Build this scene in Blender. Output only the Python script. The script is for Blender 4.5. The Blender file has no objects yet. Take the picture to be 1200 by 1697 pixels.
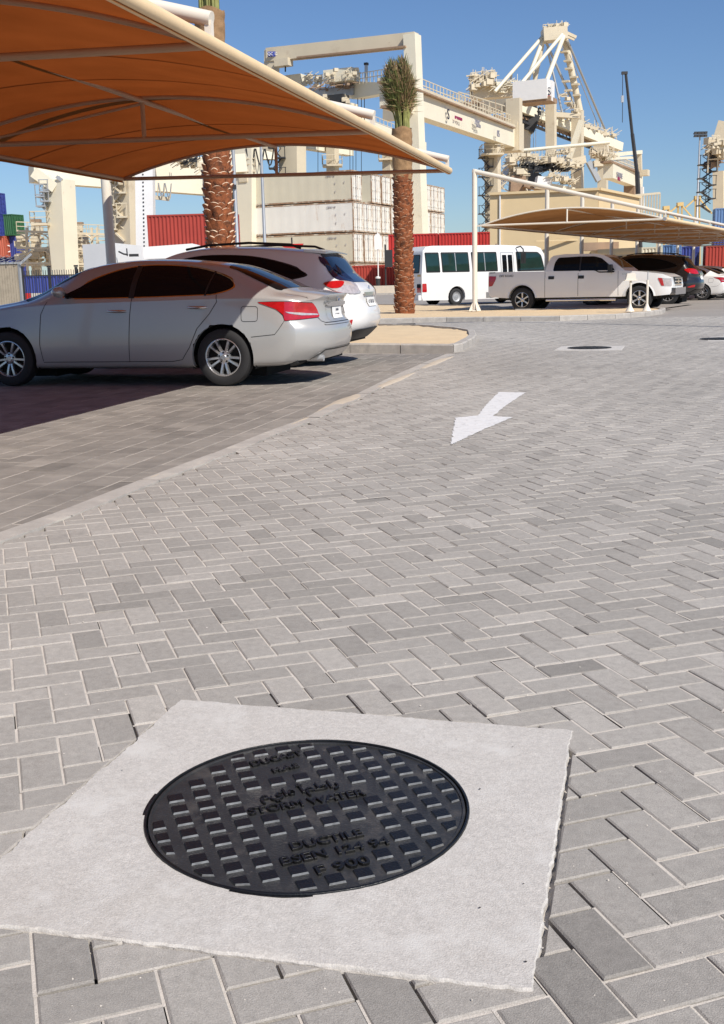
import bpy, bmesh, math, random
from mathutils import Vector, Matrix, noise as mnoise
from mathutils.bvhtree import BVHTree
R = math.radians
random.seed(7)
S = bpy.context.scene
COL = S.collection
# ---------------------------------------------------------------- camera
F_PX, HOR, ROLL, CAM_H = 1814.0, 466.0, 0.0246, 1.153      # focal in pixels of the 1200x1697 photograph
PITCH = math.atan((848.5 - HOR) / F_PX)
_r0 = Vector((1, 0, 0)); _u0 = Vector((0, math.sin(PITCH), math.cos(PITCH))); _f = Vector((0, math.cos(PITCH), -math.sin(PITCH)))
_rt = _r0 * math.cos(ROLL) - _u0 * math.sin(ROLL); _up = _r0 * math.sin(ROLL) + _u0 * math.cos(ROLL)
CAM = Vector((0, 0, CAM_H))
cd = bpy.data.cameras.new("camera"); co = bpy.data.objects.new("camera", cd); COL.objects.link(co)
cd.sensor_fit = 'VERTICAL'; cd.sensor_height = 24.0; cd.lens = 24.0 * F_PX / 1697.0
cd.clip_start = 0.05; cd.clip_end = 6000
m = Matrix((_rt, _up, -_f)).transposed().to_4x4(); m.translation = CAM
co.matrix_world = m
S.camera = co
# ---------------------------------------------------------------- sun and sky
SUN_AZ, SUN_EL = 145.0, 43.6         # sun stands behind the camera to the right
w = bpy.data.worlds.new("World"); S.world = w; w.use_nodes = True
nt = w.node_tree; bg = nt.nodes['Background']
sky = nt.nodes.new('ShaderNodeTexSky'); sky.sky_type = 'NISHITA'; sky.sun_disc = False
sky.sun_elevation = R(SUN_EL); sky.sun_rotation = R(SUN_AZ)
sky.air_density = 1.0; sky.dust_density = 0.25; sky.ozone_density = 1.6; sky.altitude = 0
tn = nt.nodes.new('ShaderNodeMix'); tn.data_type = 'RGBA'; tn.blend_type = 'MULTIPLY'; tn.inputs[0].default_value = 1.0; tn.inputs[7].default_value = (0.76, 0.94, 1.22, 1)
nt.links.new(sky.outputs[0], tn.inputs[6]); nt.links.new(tn.outputs[2], bg.inputs[0]); bg.inputs[1].default_value = 0.078
sl = bpy.data.lights.new("sun", 'SUN'); sl.energy = 5.0; sl.angle = R(0.53); sl.color = (1, 0.945, 0.86)
so = bpy.data.objects.new("sun", sl); COL.objects.link(so)
sd = Vector((-math.sin(R(SUN_AZ)) * math.cos(R(SUN_EL)), -math.cos(R(SUN_AZ)) * math.cos(R(SUN_EL)), -math.sin(R(SUN_EL))))
so.rotation_euler = sd.to_track_quat('-Z', 'Y').to_euler(); so.location = (20, -30, 40)
S.view_settings.view_transform = 'Standard'; S.view_settings.look = 'None'
S.view_settings.exposure = 0.08; S.view_settings.gamma = 1.0
S.render.engine = 'CYCLES'
S.cycles.max_bounces = 8; S.cycles.transparent_max_bounces = 12
# ---------------------------------------------------------------- helpers
def ray(x, y): return _f + _rt * ((x - 600) / F_PX) - _up * ((y - 848.5) / F_PX)
def gz(x, y, z=0.0):                   # point of the place at height z
    d = ray(x, y); return CAM + d * ((z - CAM_H) / d.z)
def gy(x, y, dep):                     # point of the place at distance dep
    d = ray(x, y); return CAM + d * (dep / d.y)
def frame(a): a = R(a); return Vector((math.sin(a), math.cos(a), 0)), Vector((-math.cos(a), math.sin(a), 0))
P1, Q1 = frame(14.4)      # left parking row: along the row, across it
P2, Q2 = frame(26.9)      # right parking row
UZ = Vector((0, 0, 1))
def V(*a): return Vector(a)
def mesh_obj(name, verts, faces, mats, parent=None, midx=None, smooth=None, attr=None):
    me = bpy.data.meshes.new(name); me.from_pydata([tuple(v) for v in verts], [], faces); me.update()
    if not isinstance(mats, (list, tuple)): mats = [mats]
    for mm in mats: me.materials.append(mm)
    if midx: me.polygons.foreach_set('material_index', midx)
    if smooth is not None:
        me.polygons.foreach_set('use_smooth', [True] * len(me.polygons))
        if smooth < 180: me.set_sharp_from_angle(angle=R(smooth))
    if attr:
        at = me.attributes.new('tint', 'FLOAT', 'FACE'); at.data.foreach_set('value', attr)
    o = bpy.data.objects.new(name, me); COL.objects.link(o)
    if parent: o.parent = parent
    return o
def tag(o, label=None, cat=None, group=None, kind=None):
    if label: o['label'] = label
    if cat: o['category'] = cat
    if group: o['group'] = group
    if kind: o['kind'] = kind
    return o
def thing(name, label, cat, loc=(0, 0, 0), rz=0.0, group=None):
    o = bpy.data.objects.new(name, None); COL.objects.link(o); o.empty_display_size = 0.3
    o.location = loc; o.rotation_euler = (0, 0, rz)
    return tag(o, label, cat, group)
def copy_tree(o, parent=None):
    c = o.copy(); COL.objects.link(c); c.parent = parent
    for ch in list(o.children): copy_tree(ch, c)
    return c
class MB:
    def __init__(s): s.v = []; s.f = []; s.m = []
    def add(s, vs, fs, m=0):
        n = len(s.v); s.v += [Vector(v) for v in vs]; s.f += [tuple(i + n for i in f) for f in fs]; s.m += [m] * len(fs)
    def box(s, c, size, rz=0.0, m=0, mat=None):
        c = Vector(c); a, b, d = [k / 2 for k in size]
        vs = [Vector((x * a, y * b, z * d)) for x in (-1, 1) for y in (-1, 1) for z in (-1, 1)]
        M = mat if mat else Matrix.Rotation(rz, 3, 'Z')
        s.add([c + M @ v for v in vs], [(0, 1, 3, 2), (4, 6, 7, 5), (0, 4, 5, 1), (2, 3, 7, 6), (0, 2, 6, 4), (1, 5, 7, 3)], m)
    def beam(s, a, b, wd, ht=None, m=0, up=UZ, wd2=None, ht2=None):     # box girder from a to b
        a = Vector(a); b = Vector(b); ht = wd if ht is None else ht
        wd2 = wd if wd2 is None else wd2; ht2 = ht if ht2 is None else ht2
        d = (b - a).normalized(); u = Vector(up)
        if abs(d.dot(u)) > 0.97: u = Vector(P2)
        sd_ = d.cross(u).normalized(); u = sd_.cross(d).normalized()
        vs = []
        for p, w_, h_ in ((a, wd, ht), (b, wd2, ht2)):
            for i, j in ((-1, -1), (1, -1), (1, 1), (-1, 1)): vs.append(p + sd_ * (i * w_ / 2) + u * (j * h_ / 2))
        s.add(vs, [(3, 2, 1, 0), (4, 5, 6, 7), (0, 1, 5, 4), (1, 2, 6, 5), (2, 3, 7, 6), (3, 0, 4, 7)], m)
    def tube(s, pts, r, n=8, m=0, cap=True):
        pts = [Vector(p) for p in pts]; rs = r if isinstance(r, (list, tuple)) else [r] * len(pts)
        vs = []; prev = None
        for i, p in enumerate(pts):
            t = (pts[min(i + 1, len(pts) - 1)] - pts[max(i - 1, 0)]).normalized()
            if prev is None:
                u = t.orthogonal().normalized()
            else:
                u = (prev - t * prev.dot(t)).normalized()
            prev = u; w_ = t.cross(u)
            for k in range(n):
                a = 2 * math.pi * k / n; vs.append(p + (u * math.cos(a) + w_ * math.sin(a)) * rs[i])
        fs = [(i * n + k, i * n + (k + 1) % n, (i + 1) * n + (k + 1) % n, (i + 1) * n + k) for i in range(len(pts) - 1) for k in range(n)]
        if cap: fs += [tuple(range(n - 1, -1, -1)), tuple(range((len(pts) - 1) * n, len(pts) * n))]
        s.add(vs, fs, m)
    def lathe(s, prof, n=24, M=None, m=0):   # prof: (radius, z); M maps to place
        M = M or Matrix.Identity(4); vs = []; k0 = len(prof)
        for i in range(n):
            a = 2 * math.pi * i / n
            for r_, z_ in prof: vs.append(M @ Vector((r_ * math.cos(a), r_ * math.sin(a), z_)))
        fs = [(i * k0 + j, ((i + 1) % n) * k0 + j, ((i + 1) % n) * k0 + j + 1, i * k0 + j + 1) for i in range(n) for j in range(k0 - 1)]
        s.add(vs, fs, m)
    def prism(s, poly, ax, ay, az, o, t, m=0):   # polygon in (ax,ay) at o, thickness t along az
        n = len(poly); a = [Vector(o) + ax * p[0] + ay * p[1] for p in poly]; b = [p + az * t for p in a]
        s.add(a + b, [tuple(range(n - 1, -1, -1)), tuple(range(n, 2 * n))] + [(i, (i + 1) % n, n + (i + 1) % n, n + i) for i in range(n)], m)
    def railing(s, a, b, h=1.1, step=2.0, r=0.05, m=0, rails=2):
        a = Vector(a); b = Vector(b); L = (b - a).length; n = max(1, int(L / step))
        for i in range(n + 1):
            p = a.lerp(b, i / n); s.beam(p, p + UZ * h, r, r, m)
        for k in range(rails): s.beam(a + UZ * h * (k + 1) / rails, b + UZ * h * (k + 1) / rails, r, r, m)
    def build(s, name, mats, parent=None, smooth=None, off=None):
        vs = s.v if off is None else [v - Vector(off) for v in s.v]
        o = mesh_obj(name, vs, s.f, mats, parent, s.m if isinstance(mats, (list, tuple)) else None, smooth)
        return o
# ---------------------------------------------------------------- materials
def mat(name, col, rough=0.6, metal=0.0, var=0.12, scale=3.0, bump=0.0, bscale=40.0, spec=0.5, coat=0.0, dirt=None, dscale=1.2, dthr=0.55, trans=0.0, tint=False, streak=None, grain=0.0, gscale=260.0, stains=()):
    m_ = bpy.data.materials.new(name); m_.use_nodes = True; t = m_.node_tree; n = t.nodes; L = t.links
    b = n['Principled BSDF']; b.inputs['Roughness'].default_value = rough; b.inputs['Metallic'].default_value = metal
    b.inputs['Specular IOR Level'].default_value = spec; b.inputs['Coat Weight'].default_value = coat; b.inputs['Coat Roughness'].default_value = 0.04
    if trans: b.inputs['Transmission Weight'].default_value = trans
    tc = n.new('ShaderNodeTexCoord')
    nz = n.new('ShaderNodeTexNoise'); nz.inputs['Scale'].default_value = scale; nz.inputs['Detail'].default_value = 6; nz.inputs['Roughness'].default_value = 0.65
    L.new(tc.outputs['Object'], nz.inputs['Vector'])
    mr = n.new('ShaderNodeMapRange'); mr.inputs[3].default_value = 1 - var; mr.inputs[4].default_value = 1 + var
    mr.inputs[1].default_value = 0.25; mr.inputs[2].default_value = 0.75
    L.new(nz.outputs[0], mr.inputs[0])
    mx = n.new('ShaderNodeMix'); mx.data_type = 'RGBA'; mx.blend_type = 'MULTIPLY'; mx.inputs[0].default_value = 1.0
    mx.inputs[6].default_value = (*col, 1); L.new(mr.outputs[0], mx.inputs[7]); out = mx.outputs[2]
    for sc_, ss_, st_, sw_, sa_ in stains:
        q1 = n.new('ShaderNodeTexNoise'); q1.inputs['Scale'].default_value = ss_; q1.inputs['Detail'].default_value = 7; q1.inputs['Roughness'].default_value = 0.68
        q1.noise_dimensions = '4D'; q1.inputs['W'].default_value = ss_ * 3.7; L.new(tc.outputs['Object'], q1.inputs['Vector'])
        q2 = n.new('ShaderNodeMapRange'); q2.inputs[1].default_value = st_; q2.inputs[2].default_value = st_ + sw_; q2.inputs[4].default_value = sa_; L.new(q1.outputs[0], q2.inputs[0])
        q3 = n.new('ShaderNodeMix'); q3.data_type = 'RGBA'; L.new(q2.outputs[0], q3.inputs[0]); L.new(out, q3.inputs[6]); q3.inputs[7].default_value = (*sc_, 1); out = q3.outputs[2]
    if grain:
        ng = n.new('ShaderNodeTexNoise'); ng.inputs['Scale'].default_value = gscale; ng.inputs['Detail'].default_value = 3; ng.inputs['Roughness'].default_value = 0.8
        L.new(tc.outputs['Object'], ng.inputs['Vector'])
        rg_ = n.new('ShaderNodeMapRange'); rg_.inputs[1].default_value = 0.30; rg_.inputs[2].default_value = 0.70; rg_.inputs[3].default_value = 1 - grain; rg_.inputs[4].default_value = 1 + grain
        L.new(ng.outputs[0], rg_.inputs[0]); mg = n.new('ShaderNodeMix'); mg.data_type = 'RGBA'; mg.blend_type = 'MULTIPLY'; mg.inputs[0].default_value = 1.0
        L.new(out, mg.inputs[6]); L.new(rg_.outputs[0], mg.inputs[7]); out = mg.outputs[2]
    if tint:
        at = n.new('ShaderNodeAttribute'); at.attribute_name = 'tint'
        mt = n.new('ShaderNodeMix'); mt.data_type = 'RGBA'; mt.blend_type = 'MULTIPLY'; mt.inputs[0].default_value = 1.0
        L.new(out, mt.inputs[6]); L.new(at.outputs['Fac'], mt.inputs[7]); out = mt.outputs[2]
    if dirt:
        n2 = n.new('ShaderNodeTexNoise'); n2.inputs['Scale'].default_value = dscale; n2.inputs['Detail'].default_value = 8; n2.inputs['Roughness'].default_value = 0.7
        if streak:
            mp = n.new('ShaderNodeMapping'); mp.inputs['Scale'].default_value = streak
            L.new(tc.outputs['Object'], mp.inputs[0]); L.new(mp.outputs[0], n2.inputs['Vector'])
        else: L.new(tc.outputs['Object'], n2.inputs['Vector'])
        r2 = n.new('ShaderNodeMapRange'); r2.inputs[1].default_value = dthr; r2.inputs[2].default_value = dthr + 0.14
        L.new(n2.outputs[0], r2.inputs[0])
        m2 = n.new('ShaderNodeMix'); m2.data_type = 'RGBA'; L.new(r2.outputs[0], m2.inputs[0]); L.new(out, m2.inputs[6]); m2.inputs[7].default_value = (*dirt, 1); out = m2.outputs[2]
    L.new(out, b.inputs['Base Color'])
    if bump:
        n3 = n.new('ShaderNodeTexNoise'); n3.inputs['Scale'].default_value = bscale; n3.inputs['Detail'].default_value = 5
        L.new(tc.outputs['Object'], n3.inputs['Vector'])
        bp = n.new('ShaderNodeBump'); bp.inputs['Strength'].default_value = 1.0; bp.inputs['Distance'].default_value = bump
        L.new(n3.outputs[0], bp.inputs['Height']); L.new(bp.outputs[0], b.inputs['Normal'])
    return m_
M = {}
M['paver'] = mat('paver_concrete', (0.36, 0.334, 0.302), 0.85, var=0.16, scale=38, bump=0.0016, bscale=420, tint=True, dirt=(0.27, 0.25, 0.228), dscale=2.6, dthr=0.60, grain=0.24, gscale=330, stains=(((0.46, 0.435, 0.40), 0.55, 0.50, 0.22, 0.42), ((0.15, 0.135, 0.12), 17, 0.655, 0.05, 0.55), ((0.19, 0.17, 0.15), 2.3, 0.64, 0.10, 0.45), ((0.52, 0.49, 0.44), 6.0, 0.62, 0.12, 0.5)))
M['bay_base'] = mat('bay_bed', (0.30, 0.27, 0.24), 0.95)
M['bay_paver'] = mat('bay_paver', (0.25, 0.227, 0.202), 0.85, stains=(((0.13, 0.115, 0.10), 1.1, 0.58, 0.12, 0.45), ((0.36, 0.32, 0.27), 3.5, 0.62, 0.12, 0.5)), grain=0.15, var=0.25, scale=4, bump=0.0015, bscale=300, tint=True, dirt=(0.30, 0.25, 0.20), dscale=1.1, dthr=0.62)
M['joint_sand'] = mat('joint_sand', (0.58, 0.53, 0.47), 0.95, var=0.18, scale=14, bump=0.002, bscale=300)
M['dark_gap'] = mat('dark_gap', (0.05, 0.042, 0.036), 0.95, var=0.2, scale=20)
M['slab'] = mat('slab_concrete', (0.52, 0.49, 0.455), 0.9, var=0.15, scale=70, bump=0.0014, bscale=300, dirt=(0.60, 0.575, 0.54), dscale=5, dthr=0.52, grain=0.18, gscale=210, stains=(((0.40, 0.36, 0.315), 1.9, 0.50, 0.20, 0.45), ((0.30, 0.27, 0.235), 26, 0.68, 0.05, 0.55), ((0.66, 0.64, 0.61), 3.1, 0.56, 0.15, 0.6)))
M['kerb'] = mat('kerb_concrete', (0.41, 0.38, 0.345), 0.9, grain=0.15, var=0.2, scale=5, bump=0.002, bscale=120, dirt=(0.52, 0.48, 0.42), dscale=2.5)
M['sand'] = mat('sand', (0.66, 0.50, 0.31), 0.95, var=0.1, scale=2, bump=0.01, bscale=24)
M['ground'] = mat('yard_ground', (0.34, 0.30, 0.25), 0.95, var=0.15, scale=0.4, bump=0.004, bscale=30)
M['asphalt'] = mat('asphalt', (0.30, 0.275, 0.25), 0.9, var=0.12, scale=0.9, dirt=(0.26, 0.23, 0.205), dscale=0.5, bump=0.002, bscale=60)
M['drift'] = mat('drift_sand', (0.50, 0.43, 0.34), 0.95, var=0.15, scale=8)
M['iron_top'] = mat('tread_iron', (0.006, 0.006, 0.006), 0.36, var=0.3, scale=40, bump=0.0008, bscale=200, stains=(((0.06, 0.055, 0.05), 40, 0.62, 0.08, 0.6),))
M['iron_letter'] = mat('letter_iron', (0.050, 0.049, 0.047), 0.40, metal=0.2, var=0.4, scale=50)
M['iron_lit'] = mat('lit_side_iron', (0.19, 0.19, 0.185), 0.30, metal=0.3, var=0.5, scale=60)  # near face of each lid stud, painted lighter as its sunlit side
M['iron'] = mat('cast_iron', (0.030, 0.030, 0.030), 0.42, metal=0.0, var=0.4, scale=9, bump=0.0012, bscale=160, dirt=(0.068, 0.062, 0.056), dscale=9, dthr=0.53, stains=(((0.15, 0.13, 0.11), 24, 0.62, 0.08, 0.7), ((0.010, 0.010, 0.011), 5, 0.56, 0.08, 0.8)))
M['road_paint'] = mat('road_paint', (0.72, 0.71, 0.70), 0.7, var=0.1, scale=14, dirt=(0.42, 0.40, 0.38), dscale=16, dthr=0.55)
M['beige'] = mat('crane_paint', (0.62, 0.54, 0.40), 0.5, var=0.08, scale=0.3, stains=(((0.38, 0.26, 0.16), 0.9, 0.63, 0.06, 0.6),), dirt=(0.50, 0.41, 0.29), dscale=0.35, dthr=0.58)
M['cream'] = mat('crane_cream', (0.74, 0.69, 0.55), 0.5, var=0.06, scale=0.3, stains=(((0.50, 0.38, 0.26), 0.8, 0.64, 0.05, 0.5),))
M['white'] = mat('white_paint', (0.80, 0.79, 0.77), 0.45, var=0.04, scale=1)
M['pipe'] = mat('canopy_pipe', (0.76, 0.69, 0.58), 0.4, var=0.05, scale=2)
M['pipe_shaded'] = mat('shaded_canopy_pipe', (0.42, 0.27, 0.17), 0.5, var=0.1)  # cream pipe with the orange shade under the canopy put into its colour
M['steel'] = mat('galvanised_steel', (0.45, 0.46, 0.47), 0.45, metal=0.5, var=0.08)
M['dark'] = mat('dark_steel', (0.03, 0.03, 0.032), 0.5, var=0.2)
M['rustred'] = mat('brown_deck', (0.30, 0.20, 0.13), 0.7, var=0.3, scale=0.7)
M['wall'] = mat('beige_render', (0.68, 0.52, 0.30), 0.9, var=0.05, scale=0.6, bump=0.004, bscale=20)
M['tyre'] = mat('tyre_rubber', (0.018, 0.018, 0.019), 0.75, var=0.15)
M['rim'] = mat('alloy', (0.62, 0.62, 0.63), 0.25, metal=0.85, var=0.03)
M['well'] = mat('wheel_well', (0.012, 0.012, 0.012), 0.9, var=0.1)
M['silver'] = mat('silver_car_paint', (0.46, 0.455, 0.44), 0.28, metal=0.30, var=0.015, coat=0.8)
M['wcar'] = mat('white_car_paint', (0.78, 0.77, 0.75), 0.3, var=0.015, coat=0.7)
M['bcar'] = mat('black_car_paint', (0.012, 0.012, 0.014), 0.25, var=0.05, coat=0.8)
M['glass'] = mat('tinted_glass', (0.006, 0.007, 0.008), 0.03, var=0.05, spec=0.18)
M['gglass'] = mat('green_glass', (0.012, 0.035, 0.03), 0.04, var=0.3, scale=1.3, spec=0.6)
M['bglass'] = mat('blue_glass', (0.010, 0.016, 0.05), 0.04, var=0.1, spec=0.7)
M['redlamp'] = mat('red_lamp', (0.42, 0.008, 0.012), 0.08, var=0.25, scale=18, coat=1.0)
M['clearlamp'] = mat('clear_lamp', (0.55, 0.50, 0.50), 0.1, var=0.3, scale=20, coat=1.0, metal=0.3)
M['chrome'] = mat('chrome', (0.72, 0.72, 0.72), 0.08, metal=1.0, var=0.02)
M['trim'] = mat('black_trim', (0.015, 0.015, 0.015), 0.45, var=0.1)
M['plate'] = mat('plate', (0.80, 0.79, 0.76), 0.5, var=0.03)
M['ink'] = mat('dark_lettering', (0.03, 0.03, 0.05), 0.6, var=0.05)
M['ink_blue'] = mat('blue_lettering', (0.03, 0.05, 0.30), 0.6, var=0.05)
M['ink_grey'] = mat('grey_lettering', (0.25, 0.25, 0.30), 0.6, var=0.05)
M['ink_white'] = mat('white_lettering', (0.80, 0.80, 0.78), 0.6, var=0.03)
M['red_sign'] = mat('red_plastic', (0.60, 0.02, 0.015), 0.5, var=0.05)
M['purple'] = mat('purple_lettering', (0.30, 0.02, 0.10), 0.5, var=0.05)
M['yellow'] = mat('yellow_crane_paint', (0.60, 0.43, 0.18), 0.6, var=0.1)
M['reefer'] = mat('reefer_white', (0.60, 0.56, 0.44), 0.6, var=0.05, scale=0.5, dirt=(0.42, 0.30, 0.19), dscale=0.55, dthr=0.62, streak=(1, 1, 0.35))
M['reefer_w'] = mat('reefer_bright', (0.74, 0.73, 0.68), 0.6, var=0.05, scale=0.5, dirt=(0.48, 0.33, 0.22), dscale=0.8, dthr=0.59, streak=(1, 1, 0.3))
M['rust'] = mat('rusty_frame', (0.30, 0.19, 0.12), 0.85, var=0.4, scale=4, dirt=(0.58, 0.53, 0.44), dscale=1.5, dthr=0.48)
M['cont_red'] = mat('container_red', (0.36, 0.045, 0.03), 0.6, var=0.12, scale=0.6, dirt=(0.22, 0.05, 0.03), dscale=1.0, dthr=0.6)
M['cont_bright'] = mat('container_bright_red', (0.44, 0.03, 0.025), 0.55, var=0.1, scale=0.6)
M['cont_blue'] = mat('container_blue', (0.04, 0.06, 0.27), 0.6, var=0.12, scale=0.6)
M['cont_sky'] = mat('container_light_blue', (0.12, 0.22, 0.42), 0.6, var=0.12, scale=0.6)
M['cont_green'] = mat('container_green', (0.03, 0.12, 0.05), 0.6, var=0.12, scale=0.6)
M['cont_orange'] = mat('container_orange', (0.48, 0.12, 0.07), 0.6, var=0.12, scale=0.6)
M['wood'] = mat('weathered_panel', (0.33, 0.28, 0.21), 0.9, var=0.3, scale=2.5, dirt=(0.22, 0.19, 0.14), dscale=2.5)
M['barrier'] = mat('barrier_concrete', (0.50, 0.46, 0.40), 0.9, var=0.1)
M['boot'] = mat('palm_boot', (0.27, 0.085, 0.03), 0.8, var=0.6, scale=9, bump=0.012, bscale=30, dirt=(0.075, 0.03, 0.015), dscale=7, dthr=0.50)
M['boot_cut'] = mat('palm_boot_cut', (0.62, 0.47, 0.33), 0.85, var=0.25, scale=20)
M['boot_cut_dull'] = mat('palm_boot_cut_dull', (0.42, 0.25, 0.15), 0.85, var=0.5, scale=20)
M['burlap'] = mat('burlap', (0.30, 0.18, 0.09), 0.95, var=0.25, scale=9, bump=0.01, bscale=60)
M['frond'] = mat('palm_leaf', (0.105, 0.13, 0.032), 0.6, var=0.5, scale=5, dirt=(0.22, 0.19, 0.08), dscale=9, dthr=0.55)
M['frond_dry'] = mat('palm_leaf_dry', (0.27, 0.18, 0.09), 0.7, var=0.4, scale=6)
M['stalk'] = mat('palm_stalk', (0.24, 0.24, 0.07), 0.6, var=0.4, scale=8)
def fabric(name, dif, trn, mixf=0.5):
    m_ = bpy.data.materials.new(name); m_.use_nodes = True; t = m_.node_tree; n = t.nodes; L = t.links
    for x in list(n):
        if x.type != 'OUTPUT_MATERIAL': n.remove(x)
    out = [x for x in n if x.type == 'OUTPUT_MATERIAL'][0]
    a = n.new('ShaderNodeBsdfDiffuse'); b = n.new('ShaderNodeBsdfTranslucent'); mx = n.new('ShaderNodeMixShader'); mx.inputs[0].default_value = mixf
    tc = n.new('ShaderNodeTexCoord'); nz = n.new('ShaderNodeTexNoise'); nz.inputs['Scale'].default_value = 1.6; nz.inputs['Detail'].default_value = 6
    L.new(tc.outputs['Object'], nz.inputs['Vector'])
    mr = n.new('ShaderNodeMapRange'); mr.inputs[1].default_value = 0.25; mr.inputs[2].default_value = 0.75; mr.inputs[3].default_value = 0.86; mr.inputs[4].default_value = 1.14
    L.new(nz.outputs[0], mr.inputs[0])
    for c, s_ in ((dif, a), (trn, b)):
        q = n.new('ShaderNodeMix'); q.data_type = 'RGBA'; q.blend_type = 'MULTIPLY'; q.inputs[0].default_value = 1
        q.inputs[6].default_value = (*c, 1); L.new(mr.outputs[0], q.inputs[7]); L.new(q.outputs[2], s_.inputs['Color'])
    L.new(a.outputs[0], mx.inputs[1]); L.new(b.outputs[0], mx.inputs[2]); L.new(mx.outputs[0], out.inputs['Surface'])
    return m_
M['hem'] = mat('canopy_hem', (0.74, 0.55, 0.33), 0.8, var=0.08, scale=5)
M['fabric'] = fabric('canopy_fabric', (0.32, 0.14, 0.05), (0.27, 0.052, 0.008), 0.42)
M['fabric_tan'] = fabric('canopy_fabric_tan', (0.38, 0.23, 0.12), (0.21, 0.08, 0.022), 0.42)
def text_mesh(body, size, extrude=0.0, align='CENTER', bevel=0.0, spacing=1.0):
    c = bpy.data.curves.new('lettering', 'FONT'); c.body = body; c.size = size; c.extrude = extrude; c.align_x = align; c.align_y = 'CENTER'
    c.bevel_depth = bevel; c.space_character = spacing; c.resolution_u = 3
    o = bpy.data.objects.new('lettering', c); COL.objects.link(o)
    dg = bpy.context.evaluated_depsgraph_get(); me = bpy.data.meshes.new_from_object(o.evaluated_get(dg))
    bpy.data.objects.remove(o); bpy.data.curves.remove(c)
    return me
def letter(body, size, o, ax, ay, mt, parent, off=(0, 0, 0), extrude=0.003, name='lettering', align='CENTER', sx=1.0, bevel=0.0, spacing=1.0):
    me = text_mesh(body, size, extrude, align, bevel, spacing)
    ax = Vector(ax).normalized(); ay = Vector(ay).normalized(); az = ax.cross(ay)
    vs = [Vector(o) - Vector(off) + ax * v.co.x * sx + ay * v.co.y + az * v.co.z for v in me.vertices]
    fs = [tuple(p.vertices) for p in me.polygons]
    ob = mesh_obj(name, vs, fs, mt, parent)
    bpy.data.meshes.remove(me); return ob
# ================================================================ ground, road, bays, islands
def poly_sheet(name, pts, z, mt, kind='structure'):
    o = mesh_obj(name, [(p[0], p[1], z) for p in pts], [tuple(range(len(pts)))], mt)
    return tag(o, kind=kind) if kind else o
poly_sheet('ground', [(-2500, -300), (2500, -300), (2500, 4000), (-2500, 4000)], -0.045, M['ground'])
KL = [(-3.6, 0.2), (-2.75, 2.2), (-1.77, 5.12), (-1.52, 5.85), (-1.26, 6.86), (-1.03, 7.55), (-0.83, 8.34), (-0.50, 9.36), (-0.05, 11.3), (0.33, 13.1), (0.90, 15.5), (1.42, 17.45)]
def xk(y):
    for (x0, y0), (x1, y1) in zip(KL, KL[1:]):
        if y <= y1: return x0 + (x1 - x0) * (y - y0) / (y1 - y0)
    return KL[-1][0]
SLAB = [(-0.528, 2.935), (0.529, 2.652), (0.262, 1.600), (-0.824, 1.861)]
def cut(poly, a, b, off):              # keep the part of poly on the right of a->b, off metres clear of it
    n = (b - a).normalized(); nn = Vector((n.y, -n.x)); out = []
    d = [(p - a).dot(nn) - off for p in poly]
    for i in range(len(poly)):
        j = (i + 1) % len(poly)
        if d[i] >= 0: out.append(poly[i])
        if (d[i] >= 0) != (d[j] >= 0): out.append(poly[i].lerp(poly[j], d[i] / (d[i] - d[j])))
    return out
def area(p): return abs(sum(p[i].x * p[(i + 1) % len(p)].y - p[(i + 1) % len(p)].x * p[i].y for i in range(len(p)))) / 2
class Pav:
    rectok = True
    def __init__(s): s.v = []; s.f = []; s.t = []
    def brick(s, poly, z, tl, tint):
        c = sum(poly, Vector((0, 0))) / len(poly); n = len(poly); k = len(s.v); ch = 0.0042
        top = []; mid = []
        for i, p in enumerate(poly):
            a = poly[i - 1]; b = poly[(i + 1) % n]; u = (a - p).normalized(); w_ = (b - p).normalized()
            sn = abs(u.x * w_.y - u.y * w_.x) or 1
            q = p + (u + w_) * (ch / max(sn, 0.5)) if n == 4 and s.rectok else p + (c - p).normalized() * min(0.006, (c - p).length * 0.3); top.append(q)
            mid.append(p)
        def zz(q): return z + (q.x - c.x) * tl[0] + (q.y - c.y) * tl[1]
        s.v += [(q.x, q.y, zz(q)) for q in top] + [(q.x, q.y, zz(q) - 0.0028) for q in mid] + [(q.x, q.y, -0.038) for q in mid]
        s.f.append(tuple(range(k, k + n)))
        for i in range(n):
            j = (i + 1) % n
            s.f.append((k + j, k + i, k + n + i, k + n + j)); s.f.append((k + n + j, k + n + i, k + 2 * n + i, k + 2 * n + j))
        s.t += [tint] * (1 + 2 * n)
def rect(o, a, b, x0, x1, y0, y1):
    return [o + a * x0 + b * y0, o + a * x0 + b * y1, o + a * x1 + b * y1, o + a * x1 + b * y0]
rnd = random.Random(3)
pv = Pav(); js = MB()
A2 = Vector((math.cos(0.321), math.sin(0.321))); B2 = Vector((math.sin(0.321), -math.cos(0.321))); O2 = Vector((0.5735, 2.3197)); W = 0.1
g = 0.0029
sl2 = [Vector(p) for p in SLAB]; slc = sum(sl2, Vector((0, 0))) / 4
YF = 30.0
def tintv(c):
    return max(0.62, rnd.gauss(1.0, 0.085 if c.y < 6 else 0.06) * (1 + 0.10 * mnoise.noise((c.x * 0.9, c.y * 0.5, 1.3)) + 0.13 * mnoise.noise((c.x * 0.3 + 4, c.y * 0.17, 7.3))))
SL2B = [(-0.64, 0), (0.62, 0)]
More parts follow.
